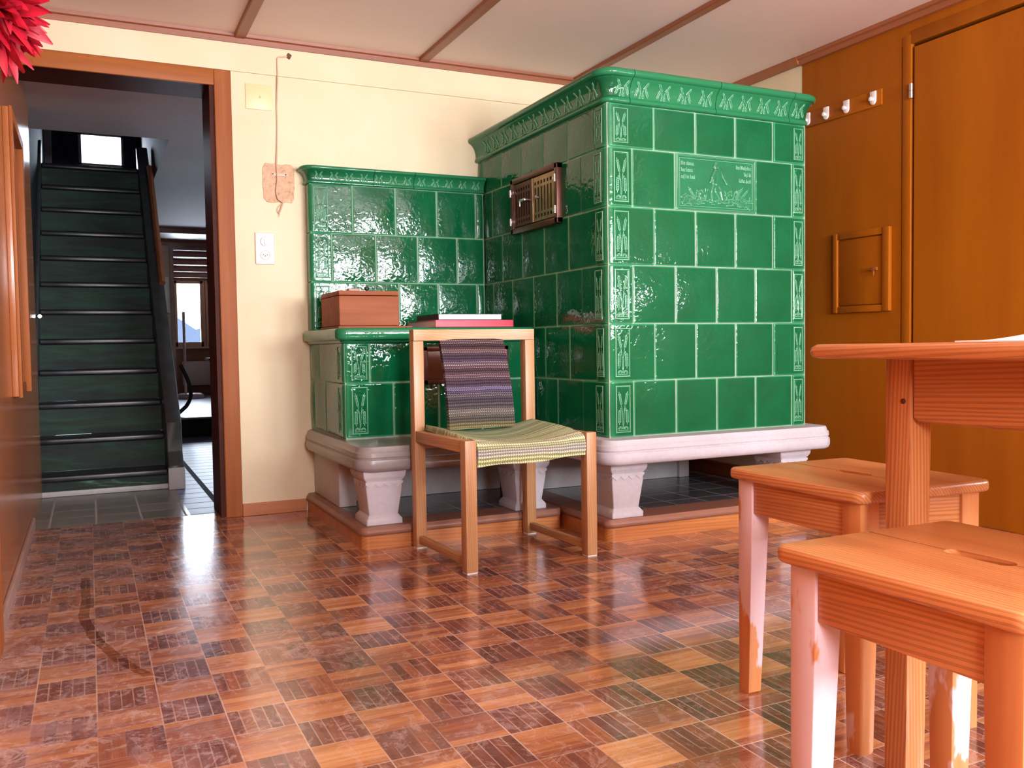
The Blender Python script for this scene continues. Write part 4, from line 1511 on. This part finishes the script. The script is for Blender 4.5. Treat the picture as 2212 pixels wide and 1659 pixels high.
# ------------------------------------------------------------------ heated bench beside it
XB, YBN, YU = 0.924, 3.519, 4.057
bn = thing('tiled_bench', 'low green glazed heating bench with tiled back and stone seat slab', 'tile bench', (1.33, 3.65, 0.086))
m = MB()
m.box((XB + 0.006, YBN + 0.006, 0.38), (XS - 0.002, YB, 0.80))
m.box((XB + 0.006, YU + 0.006, 0.80), (XS - 0.002, YB, 1.55))
sub(m, 'masonry_core', M['grout'], bn, False)
XSB = XS - 0.003
# backrest rows
for z0, z1, xs in ((1.283, 1.506, [1.126, 1.334, 1.542, 1.747, XSB]), (1.059, 1.283, [1.025, 1.235, 1.442, 1.645, XSB]), (0.836, 1.059, [1.135, 1.345, 1.543, 1.748, XSB])):
    m = MB()
    tile_corner(m, XB, YU, xs[0] - XB, 0.076, z0, z1, 0.020)
    for a, b in zip(xs[:-1], xs[1:]):
        tile_front(m, a, b, z0, z1, YU)
    sub(m, 'tile_course', M['glaze'], bn)
    panel_part(bn, (0.944, YU - 0.0005, z0 + 0.016), PW - 0.002, z1 - z0 - 0.032)
prof2 = cornice_profile(1.506, 0.78, 0.63)
m = MB()
path = [((XB, 4.134), (-1, 0))] + corner_path(XB, YU, 0.022) + [((1.225, YU), (0, -1))]
sweep_cornice(m, path, prof2)
for a, b in ((1.2274, 1.423), (1.4254, XSB)):
    sweep_cornice(m, [((a, YU), (0, -1)), ((b, YU), (0, -1))], prof2)
sub(m, 'cornice', M['glaze_smooth'], bn)
ME_BM2 = bent_motif(0.78, 0.63)
for k in range(12):
    motif(bn, ME_BM2, 0.968 + k * 0.0705, YU - 0.0005, 1.506)
# front and side rows below the ledge
ODX0, ODX1, ODZ0, ODZ1 = 1.262, 1.655, 0.597, 0.757
for z0, z1, xs, ysd in ((0.389, 0.611, [1.133, 1.333, 1.533, 1.733, XSB], [3.618, 3.839, 4.060, YB]), (0.611, 0.776, [1.034, 1.234, 1.480, 1.727, XSB], [3.727, 3.950, YB])):
    m = MB()
    tile_corner(m, XB, YBN, xs[0] - XB, ysd[0] - YBN, z0, z1, 0.024)
    for a, b in zip(xs[:-1], xs[1:]):
        tile_front(m, a, b, z0, z1, YBN)
    for a, b in zip(ysd[:-1], ysd[1:]):
        tile_side(m, a, b, z0, z1, XB)
    sub(m, 'tile_course', M['glaze'], bn)
    panel_part(bn, (0.955, YBN - 0.0005, z0 + 0.014), PW, z1 - z0 - 0.028)
    panel_part(bn, (XB - 0.0005, YBN + 0.088, z0 + 0.014), 0.055, z1 - z0 - 0.028, '-x')
LEDGE = [(-0.06, 0.774), (-0.026, 0.774), (-0.020, 0.778), (-0.018, 0.784), (-0.010, 0.787), (-0.004, 0.790), (0.0, 0.797), (0.0, 0.826), (-0.004, 0.833), (-0.010, 0.836), (-0.06, 0.836)]
m = MB()
moulded_slab(m, 0.893, 1.787, 3.478, 4.134, LEDGE, 0.045)
sub(m, 'ledge', M['glaze_smooth'], bn)
od = bpy.data.objects.new('oven_door', None)
COL.objects.link(od)
od.parent = bn
od.location = Vector((1.45, YBN, 0.6)) - parent_world(bn)
m = MB()
m.box((ODX0, YBN - 0.012, ODZ0), (ODX1, YBN + 0.004, ODZ0 + 0.020), 0.003)
m.box((ODX0, YBN - 0.012, ODZ1 - 0.020), (ODX1, YBN + 0.004, ODZ1), 0.003)
m.box((ODX0, YBN - 0.012, ODZ0), (ODX0 + 0.020, YBN + 0.004, ODZ1), 0.003)
m.box((ODX1 - 0.020, YBN - 0.012, ODZ0), (ODX1, YBN + 0.004, ODZ1), 0.003)
sub(m, 'door_frame', M['iron'], od)
sub(bx((ODX0 + 0.02, YBN - 0.008, ODZ0 + 0.02), (ODX1 - 0.02, YBN + 0.002, ODZ1 - 0.02), 0.003), 'door_leaf', M['brown_enamel'], od)
m = MB()
moulded_slab(m, 0.886, 1.714, 3.196, 4.134, [(d, z - 0.012) for d, z in SLAB], 0.075)
sub(m, 'stone_slab', M['stone_worn'], bn, label='brown-grey polished seat slab')
pier(bn, 0.999, 3.230, ZP - 0.004, 0.288)
pier(bn, 1.622, 3.230, ZP - 0.004, 0.288)
m = MB()
m.box((0.936, 3.68, ZP - 0.004), (1.010, 4.134, 0.288), 0.003)
m.box((1.030, 3.80, ZP - 0.004), (1.74, 3.88, 0.288), 0.003)
sub(m, 'stone_lining', M['stone_dark'], bn)

# ------------------------------------------------------------------ hearth platforms
def platform(name, label, x0, x1, y0, z, side_mat):
    p = thing(name, label, 'hearth platform', ((x0 + x1) / 2, (y0 + D) / 2, 0), group='wood-edged hearth platforms')
    y1 = D
    rim = 0.150
    m = MB()
    m.loft([[(q[0], q[1], zz) for q in rrect(x0 + 0.004, x1, y0 + 0.004, y1 - 0.002, 0.032, 8)] for zz in (0.0, z - 0.032)])
    sub(m, 'riser', M['platform_wood_x'], p)
    m = MB()
    pr = [(-0.002, z - 0.031), (0.002, z - 0.028), (0.004, z - 0.020), (0.003, z - 0.012), (-0.003, z - 0.006), (-0.006, z)]
    rings = [[(q[0], q[1], zz) for q in rrect(x0 - d, x1, y0 - d, y1 - 0.002, 0.034 + d, 8)] for d, zz in pr]
    m.loft(rings)
    sub(m, 'rim_board', M['rim_wood'], p)
    m = MB()
    m.box((x0 + (0.05 if x0 < 1.5 else 0.12), y0 + rim, z - 0.01), (x1 - 0.01, y1 - 0.004, z + 0.0003))
    sub(m, 'slate_tiles', M['slate'], p)
    return p
platform('hearth_platform', 'wood-edged slate platform under the low bench, left of the tall stove', 0.895, 1.752, 3.205, 0.081, 'y')
platform('hearth_platform', 'wood-edged slate platform under the tall tiled stove', 1.756, 2.838, 2.863, 0.0855, 'y')

# ------------------------------------------------------------------ things on the ledge
ZL = 0.8365
A = 0.0
wb_ = thing('wooden_box', 'reddish wooden box on the left end of the green ledge', 'box', (1.10, 3.70, ZL))
m = MB()
m.prism([(0.945, 3.645), (1.205, 3.645), (1.205, 3.955), (0.945, 3.955)], ZL + 0.011, ZL + 0.137, 0.003, 1)
sub(m, 'box_body', M['box_wood'], wb_)
m = MB()
m.box((0.945, 3.645, ZL + 0.139), (1.205, 3.955, ZL + 0.158), 0.003)
lid = sub(m, 'lid', M['box_wood'], wb_)
sub(bx((0.940, 3.640, ZL), (1.262, 3.958, ZL + 0.010), 0.002), 'base_board', M['box_wood'], wb_)
m = MB()
m.box((1.030, 3.80, ZL + 0.158), (1.078, 3.84, ZL + 0.178), 0.002)
sub(m, 'block', M['old_board'], lid)
m = MB()
m.lathe([(0.003, 0.158), (0.004, 0.170), (0.010, 0.174), (0.011, 0.182), (0.004, 0.188)], (1.115, 3.82, ZL), 12)
sub(m, 'knob', M['black_plastic'], lid)
for k, (xx, lab) in enumerate(((1.213, 'small white curled ring beside the wooden box, nearer the box'), (1.232, 'small white curled ring beside the red book, farther from the box'))):
    m = MB()
    pts = [(xx + 0.008 * math.sin(a) - 0.004, 3.66 - k * 0.002, ZL + 0.0105 + 0.0105 - 0.0095 * math.cos(a)) for a in [math.pi * j / 9 for j in range(10)]]
    m.tube(pts, 0.0016, 6)
    tag(m.done('curtain_ring', M['paper'], None, (xx, 3.66, ZL + 0.011)), lab, 'ring', 'small white rings on the box board')

def book(name, label, x0, x1, y0, y1, z0, h, cover, loose):
    b = thing(name, label, 'book', ((x0 + x1) / 2, (y0 + y1) / 2, z0), 0.0, None)
    c = MB()
    c.box((x0, y0, z0), (x1, y1, z0 + 0.0025), 0.001, 1)
    c.box((x0, y0, z0 + h - 0.0025), (x1, y1, z0 + h), 0.001, 1)
    if loose == 'spine_front':
        c.box((x0, y0, z0), (x1, y0 + 0.003, z0 + h), 0.001, 1)
    else:
        c.box((x0, y0, z0), (x0 + 0.003, y1, z0 + h), 0.001, 1)
    sub(c, 'cover', M[cover], b)
    p = MB()
    p.box((x0 + 0.004, y0 + (0.004 if loose == 'spine_front' else 0.001), z0 + 0.0025), (x1 - 0.004, y1 - 0.004, z0 + h - 0.0025))
    sub(p, 'page_block', M['paper'], b)
    return b
book('book', 'large red book lying flat on the ledge behind the chair', 1.312, 1.672, 3.492, 3.86, ZL, 0.031, 'red_cover', 'spine_front')
book('book', 'dark thinner book with white page edge lying on the red book', 1.335, 1.632, 3.52, 3.79, ZL + 0.0312, 0.026, 'dark_cover', 'left')

# ------------------------------------------------------------------ wall fittings
cp = thing('cover_plate', 'yellow painted square junction cover near the top of the wall', 'cover plate', (0.728, D, 1.83))
sub(bx((0.669, D - 0.005, 1.832), (0.787, D, 1.944), 0.002), 'plate', M['yellow_paint'], cp)
m = MB()
m.lathe([(0.0005, -0.0075), (0.004, -0.007), (0.005, -0.005)], (0.733, D, 1.888), 10, 'y')
sub(m, 'screw', M['cable'], cp)
so = thing('wall_socket', 'white double plate with switch above and three-pin socket below', 'socket', (0.737, D, 1.138))
sub(bx((0.694, D - 0.010, 1.139), (0.780, D, 1.283), 0.005, 3), 'plate', M['white_plastic'], so)
m = MB()
m.lathe([(0.001, -0.016), (0.019, -0.016), (0.021, -0.013), (0.021, -0.009)], (0.737, D, 1.241), 24, 'y')
m.box((0.731, D - 0.021, 1.227), (0.743, D - 0.015, 1.255), 0.002)
sub(m, 'switch_dial', M['white_plastic'], so)
m = MB()
m.lathe([(0.022, -0.009), (0.022, -0.0135), (0.020, -0.0145), (0.0185, -0.012), (0.001, -0.011)], (0.737, D, 1.181), 24, 'y')
sk = sub(m, 'socket_face', M['white_plastic'], so)
m = MB()
for dx, dz in ((-0.0085, 0.001), (0.0085, 0.001), (0, -0.0045)):
    m.lathe([(0.0024, -0.0128), (0.0024, -0.0110)], (0.737 + dx, D, 1.181 + dz), 10, 'y')
sub(m, 'pin_holes', M['black'], sk)

pa = thing('bare_plaster_patch', 'torn patch of bare plaster with old bracket where a fitting was removed', 'wall patch', (0.806, D, 1.42))
m = MB()
rnd = random.Random(5)
pts = []
for k in range(28):
    a = 2 * math.pi * k / 28
    q = max(abs(math.cos(a)), abs(math.sin(a)))
    rr = 1.0 / q * (1 + rnd.uniform(-0.04, 0.03))
    pts.append((0.806 + 0.071 * rr * math.cos(a), 1.508 + 0.087 * rr * math.sin(a)))
m.prism(pts, D - 0.004, D, 0.001, 1, 'y')
sub(m, 'torn_plaster', M['wall_scar'], pa)
sub(bx((0.772, D - 0.008, 1.540), (0.848, D - 0.003, 1.556), 0.002), 'bracket', M['white_wood'], pa)
for dx in (0.780, 0.838):
    m = MB()
    m.lathe([(0.003, -0.0095), (0.003, -0.008)], (dx, D, 1.548), 8, 'y')
    sub(m, 'screw', M['black'], pa)

cb = thing('old_cable', 'thin cream cable running down the wall from a hole below the ceiling trim', 'cable', (0.80, D, 1.35))
m = MB()
yc_ = D - 0.012
m.tube([(0.862, yc_, 2.082), (0.842, yc_ - 0.004, 2.076), (0.818, yc_, 2.074), (0.812, yc_, 2.066), (0.812, yc_, 1.98), (0.806, D - 0.005, 1.86), (0.806, D - 0.004, 1.76), (0.802, D - 0.008, 1.66), (0.798, D - 0.0120, 1.60), (0.800, D - 0.0122, 1.52), (0.792, D - 0.0115, 1.47), (0.800, D - 0.014, 1.435), (0.822, D - 0.016, 1.420), (0.812, D - 0.014, 1.39), (0.804, D - 0.012, 1.372)], 0.0035, 8)
sub(m, 'cable_run', M['cable'], cb)
m = MB()
m.tube([(0.822, D - 0.016, 1.42), (0.800, D - 0.012, 1.40), (0.795, D - 0.012, 1.385), (0.806, D - 0.012, 1.365)], 0.0015, 6)
m.tube([(0.806, D - 0.012, 1.372), (0.802, D - 0.010, 1.355)], 0.0012, 6)
sub(m, 'loose_wire', M['cable'], cb)
m = MB()
m.prism([(0.862, 2.098), (0.878, 2.088), (0.868, 2.068), (0.852, 2.078)], D - 0.016, D - 0.008, 0.001, 1, 'y')
m.lathe([(0.007, -0.020), (0.006, -0.015)], (0.865, D, 2.083), 10, 'y')
sub(m, 'wall_hole', M['iron'], cb)

# red feathers hung on the casing at the left
fd = thing('feather_decoration', 'bright red feather bunch hanging at the upper left by the wood wall', 'decoration', (-0.165, 2.20, 1.50))
m = MB()
rnd = random.Random(11)
C0 = Vector((-0.160, 2.20, 1.50))
for k in range(230):
    th = rnd.uniform(0, 2 * math.pi)
    cz = rnd.uniform(-1, 1)
    sr = math.sqrt(1 - cz * cz)
    d = Vector((sr * math.cos(th), sr * math.sin(th), cz))
    if d.x < -0.35:
        d.x *= -0.6
    d.normalize()
    base = C0 + Vector((d.x * 0.030, d.y * 0.05, d.z * rnd.uniform(0.0, 0.095)))
    L = rnd.uniform(0.050, 0.092)
    sidev = d.cross(Vector((rnd.uniform(-1, 1), rnd.uniform(-1, 1), rnd.uniform(-1, 1)))).normalized()
    up = sidev.cross(d).normalized()
    n = 6
    w0 = rnd.uniform(0.009, 0.020)
    bend = rnd.uniform(-0.03, 0.03)
    curl = rnd.uniform(-0.25, 0.25)
    top, bot = [], []
    for q in range(n + 1):
        t = q / n
        p = base + d * (L * t) + up * (bend * t * t) + sidev * (curl * 0.02 * t * t) - Vector((0, 0, 0.012 * t * t))
        w = w0 * (math.sin(math.pi * min(1, 0.12 + t * 0.86)) ** 0.7) * (1 - 0.3 * t)
        p.x = max(p.x, XL + 0.004)
        top.append((p - sidev * w, p + up * 0.0015, p + sidev * w))
    for q in range(n):
        a, b = top[q], top[q + 1]
        va = [m.bm.verts.new(x) for x in a]
        vb = [m.bm.verts.new(x) for x in b]
        m.bm.faces.new((va[0], va[1], vb[1], vb[0]))
        m.bm.faces.new((va[1], va[2], vb[2], vb[1]))
bmesh.ops.remove_doubles(m.bm, verts=m.bm.verts, dist=0.0002)
sub(m, 'feathers', M['feather'], fd)
m = MB()
m.tube([(-0.185, 2.23, 1.66), (-0.195, 2.25, 1.80), (-0.203, 2.26, 1.93)], 0.0016, 6)
sub(m, 'cord', M['black_plastic'], fd)

# ------------------------------------------------------------------ oak chair with braided seat
ch = thing('dining_chair', 'square-framed oak chair with braided green seat and purple braided back', 'chair', (1.106, 2.690, 0), math.radians(2.6))
CW, CD, CT = 0.516, 0.482, 0.042
for i, (x, y, top, lab) in enumerate(((0, 0, 0.445, None), (CW - CT, 0, 0.445, None), (0, CD - CT, 0.778, None), (CW - CT, CD - CT, 0.778, None))):
    m = MB()
    m.box((x, y, 0.004), (x + CT, y + CT, top), 0.003)
    lg = local(m, 'leg', M['oak_z'], ch)
    m = MB()
    m.box((x + 0.002, y + 0.002, 0.0), (x + CT - 0.002, y + CT - 0.002, 0.0045))
    local(m, 'felt_pad', M['felt'], lg)
# top rail with scooped front
m = MB()
ring = []
N = 14
for k in range(N + 1):
    t = k / N
    x = 0.002 + (CW - 0.004) * t
    ex = min(t, 1 - t) * (CW)
    sc = 0.0 if ex < CT else 0.016 * math.sin(math.pi * (ex - CT) / (CW - 2 * CT)) ** 0.6 if ex < CW / 2 + 1 else 0
    ring.append([(x, CD - CT + sc - 0.001, 0.779), (x, CD + sc * 0.2 + 0.001, 0.779), (x, CD + sc * 0.2 + 0.001, 0.820), (x, CD - CT + sc - 0.001, 0.820)])
m.loft(ring)
local(m, 'top_rail', M['oak_x'], ch)
for x in (0.002, CW - CT + 0.002):
    m = MB()
    m.box((x, CT, 0.402), (x + CT - 0.006, CD - CT, 0.443), 0.003)
    local(m, 'side_rail', M['oak_y'], ch)
    m = MB()
    xs_ = x + 0.008
    m.box((xs_, CT - 0.002, 0.020), (xs_ + 0.022, CD - CT + 0.002, 0.048), 0.003)
    local(m, 'stretcher', M['oak_y'], ch)
for y in (0.006, CD - CT + 0.006):
    m = MB()
    m.box((CT, y + (0.014 if y < 0.1 else 0), 0.375), (CW - CT, y + 0.028, 0.40 if y < 0.1 else 0.43), 0.003)
    local(m, 'cross_rail', M['oak_x'], ch)


def sheet(mb, P, nu, nv, thick, nrm_flip=1):
    """Closed padded sheet from a surface P(u, v)."""
    pts = [[Vector(P(i / nu, j / nv)) for j in range(nv + 1)] for i in range(nu + 1)]
    nr = [[None] * (nv + 1) for _ in range(nu + 1)]
    for i in range(nu + 1):
        for j in range(nv + 1):
            a = pts[min(i + 1, nu)][j] - pts[max(i - 1, 0)][j]
            b = pts[i][min(j + 1, nv)] - pts[i][max(j - 1, 0)]
            nr[i][j] = a.cross(b).normalized() * nrm_flip
    bm = mb.bm
    T = [[bm.verts.new(pts[i][j]) for j in range(nv + 1)] for i in range(nu + 1)]
    B = [[bm.verts.new(pts[i][j] - nr[i][j] * thick) for j in range(nv + 1)] for i in range(nu + 1)]
    for i in range(nu):
        for j in range(nv):
            bm.faces.new((T[i][j], T[i + 1][j], T[i + 1][j + 1], T[i][j + 1]))
            bm.faces.new((B[i][j], B[i][j + 1], B[i + 1][j + 1], B[i + 1][j]))
    for i in range(nu):
        bm.faces.new((T[i][0], B[i][0], B[i + 1][0], T[i + 1][0]))
        bm.faces.new((T[i][nv], T[i + 1][nv], B[i + 1][nv], B[i][nv]))
    for j in range(nv):
        bm.faces.new((T[0][j], T[0][j + 1], B[0][j + 1], B[0][j]))
        bm.faces.new((T[nu][j], B[nu][j], B[nu][j + 1], T[nu][j + 1]))


def seatP(u, v):
    # v: 0 = hem of the front flap, 0.2 = front edge, 1 = back
    x = CT + 0.004 + u * (CW - 2 * CT - 0.008)
    dip = math.sin(math.pi * u)
    if v < 0.20:
        t = v / 0.20
        z0 = 0.352 + 0.010 * math.sin(u * 9) * 0.4 + 0.012 * u
        z1 = 0.440 - 0.016 * dip
        a = t
        return (x, 0.004 - 0.006 * math.sin(math.pi * t) + 0.010 * t ** 6, z0 + (z1 - z0) * a)
    t = (v - 0.20) / 0.80
    y = 0.014 + t * (CD - 0.085)
    edge = 0.022 * t * (1 - dip) + 0.003 * (1 - dip) * math.sin(math.pi * t)
    z = 0.440 - 0.016 * dip * (1 - 0.3 * t) + edge - 0.016 * dip * math.sin(math.pi * t) + 0.006 * math.sin(math.pi * min(1, t * 6)) * 0.5
    # saddle: broadens a little over the side rails behind the front legs
    if t > 0.12:
        x = CT + 0.004 - 0.012 * min(1, (t - 0.12) * 8) + u * (CW - 2 * CT - 0.008 + 0.024 * min(1, (t - 0.12) * 8))
        z += 0.005 * min(1, (t - 0.12) * 6)
    return (x, y, z)
m = MB()
sheet(m, seatP, 28, 36, 0.020, 1)
local(m, 'woven_seat', M['seat_weave'], ch)


def backP(u, v):
    xc = 0.243 - 0.010 * (1 - v)
    w = 0.270 + 0.004 * (1 - v)
    x = xc - w / 2 + w * u + 0.004
    z = 0.448 + 0.336 * v
    y = 0.345 + 0.108 * v - 0.016 * math.sin(math.pi * v) + 0.014 * math.sin(math.pi * u) * (1 - v)
    return (x, y, z)
m = MB()
sheet(m, backP, 16, 28, 0.016, 1)
local(m, 'woven_back', M['back_weave'], ch)

# ------------------------------------------------------------------ pine stools and table
def seat_board(mb, w, d, z0, z1, r=0.018, er=0.007, slot=(0.085, 0.024)):
    """Rounded board with a hand slot through it."""
    bm = mb.bm
    def outline(inset, z):
        return [bm.verts.new((p[0], p[1], z)) for p in rrect(-w / 2 + inset, w / 2 - inset, -d / 2 + inset, d / 2 - inset, max(0.004, r - inset), 6)]
    rings = []
    for k in range(5):
        a = math.pi / 2 * k / 4
        rings.append(outline(er * (1 - math.sin(a)), z0 + er * (1 - math.cos(a))))
    for k in range(5):
        a = math.pi / 2 * k / 4
        rings.append(outline(er * (1 - math.cos(a)), z1 - er * (1 - math.sin(a))))
    for a, b in zip(rings[:-1], rings[1:]):
        n = len(a)
        for i in range(n):
            bm.faces.new((a[i], a[(i + 1) % n], b[(i + 1) % n], b[i]))
    sl = rrect(-slot[1] / 2, slot[1] / 2, -slot[0] / 2, slot[0] / 2, slot[1] / 2 - 0.0005, 6)
    lo = [bm.verts.new((p[0], p[1], z0)) for p in sl]
    hi = [bm.verts.new((p[0], p[1], z1)) for p in sl]
    n = len(sl)
    for i in range(n):
        bm.faces.new((lo[i], hi[i], hi[(i + 1) % n], lo[(i + 1) % n]))
    def cap(outer, inner):
        es = []
        for loop in (outer, inner):
            for i in range(len(loop)):
                e = bm.edges.get((loop[i], loop[(i + 1) % len(loop)])) or bm.edges.new((loop[i], loop[(i + 1) % len(loop)]))
                es.append(e)
        bmesh.ops.triangle_fill(bm, edges=es, use_beauty=True)
    cap(rings[0], lo)
    cap(rings[-1], hi)


def tapered_leg(mb, x0, y0, sx, sy, top, bot, z1):
    """Outer faces stay upright, inner faces taper toward the floor."""
    def ring(w, z):
        xs = sorted((x0, x0 + sx * w))
        ys = sorted((y0, y0 + sy * w))
        return [(p[0], p[1], z) for p in rrect(xs[0], xs[1], ys[0], ys[1], 0.003, 2)]
    mb.loft([ring(bot - 0.004, 0.0), ring(bot, 0.004), ring(top, z1 - 0.085), ring(top, z1)])


SW, SD, SH = 0.345, 0.385, 0.483
def make_stool(label, loc, rot, SW=SW, SD=SD, SH=SH):
    s = thing('wooden_stool', label, 'stool', loc, rot, 'orange pine stools')
    m = MB()
    seat_board(m, SW, SD, SH - 0.0235, SH, 0.020, 0.008, (0.095, 0.026))
    st_ = local(m, 'seat', M['pine_y'], s)
    for a, b in ((0.048, SD / 2 - 0.009), (-SD / 2 + 0.009, -0.048)):
        local(bx((-0.0006, a, SH - 0.003), (0.0006, b, SH + 0.0002)), 'board_seam', M['iron'], st_)
    ins = 0.017
    for sx in (-1, 1):
        for sy in (1, -1):
            m = MB()
            tapered_leg(m, sx * (SW / 2 - ins), sy * (SD / 2 - ins), -sx, -sy, 0.046, 0.034, SH - 0.0235)
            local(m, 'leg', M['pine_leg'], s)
    for sx in (-1, 1):
        m = MB()
        xa = sx * (SW / 2 - ins - 0.004)
        m.box((min(xa, xa - sx * 0.020), -SD / 2 + ins + 0.046, SH - 0.094), (max(xa, xa - sx * 0.020), SD / 2 - ins - 0.046, SH - 0.024), 0.003)
        local(m, 'apron', M['pine_y'], s)
    for sy in (-1, 1):
        m = MB()
        ya = sy * (SD / 2 - ins - 0.004)
        m.box((-SW / 2 + ins + 0.046, min(ya, ya - sy * 0.020), SH - 0.094), (SW / 2 - ins - 0.046, max(ya, ya - sy * 0.020), SH - 0.024), 0.003)
        local(m, 'apron', M['pine_x'], s)
    return s
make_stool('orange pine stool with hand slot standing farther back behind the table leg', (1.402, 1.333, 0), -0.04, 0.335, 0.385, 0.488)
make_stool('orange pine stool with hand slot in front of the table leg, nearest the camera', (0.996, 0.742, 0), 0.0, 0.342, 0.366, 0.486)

tb = thing('dining_table', 'orange pine table with thick square leg at the right edge', 'table', (1.60, 0.62, 0), 0.0)
TX0, TX1, TY0, TY1, TZ = 1.106, 2.00, 0.02, 1.158, 0.7525
m = MB()
rings = []
for d, z in ((0.012, TZ - 0.024), (0.003, TZ - 0.021), (0.0, TZ - 0.013), (0.002, TZ - 0.005), (0.008, TZ)):
    rings.append([(p[0], p[1], z) for p in rrect(TX0 + d, TX1 - d, TY0 + d, TY1 - d, 0.022, 8)])
m.loft(rings)
sub(m, 'tabletop', M['pine_y'], tb)
LT = 0.052
for lx, sx in ((1.236, 1), (1.88, -1)):
    for ly, sy in ((1.102, -1), (0.075, 1)):
        m = MB()
        tapered_leg(m, lx, ly, sx, sy, LT, 0.046, TZ - 0.0235)
        lg = sub(m, 'leg', M['pine_z'], tb)
        if sx > 0 and sy < 0:
            m = MB()
            m.lathe([(0.0045, 0.001), (0.0045, -0.0015), (0.001, -0.0018)], (1.236, 1.064, 0.655), 14, 'x')
            sub(m, 'dowel', M['iron'], lg)
m = MB()
m.prism([(0.120, 0.628), (0.128, 0.621), (1.040, 0.621), (1.050, 0.628), (1.050, TZ - 0.0235), (0.120, TZ - 0.0235)], 1.241, 1.266, 0.003, 1, 'x')
sub(m, 'apron', M['pine_y'], tb)
m = MB()
m.box((1.848, 0.12, 0.621), (1.872, 1.05, TZ - 0.0235), 0.003)
sub(m, 'apron', M['pine_y'], tb)
for y in (1.070, 0.085):
    m = MB()
    m.box((1.29, y, 0.621), (1.826, y + 0.022, TZ - 0.0235), 0.003)
    sub(m, 'apron', M['pine_x'], tb)
# papers on the table
m = MB()
def paperP(u, v):
    return (1.300 + 0.21 * u, 0.72 + 0.297 * v, TZ + 0.003 + 0.022 * max(0, u - 0.30) ** 1.4 * (0.6 + 0.4 * v))
sheet(m, paperP, 12, 10, 0.0025, 1)
tag(m.done('paper_sheet', M['paper'], None, (1.40, 0.87, TZ)), 'white curling paper sheet lying on the table', 'paper')
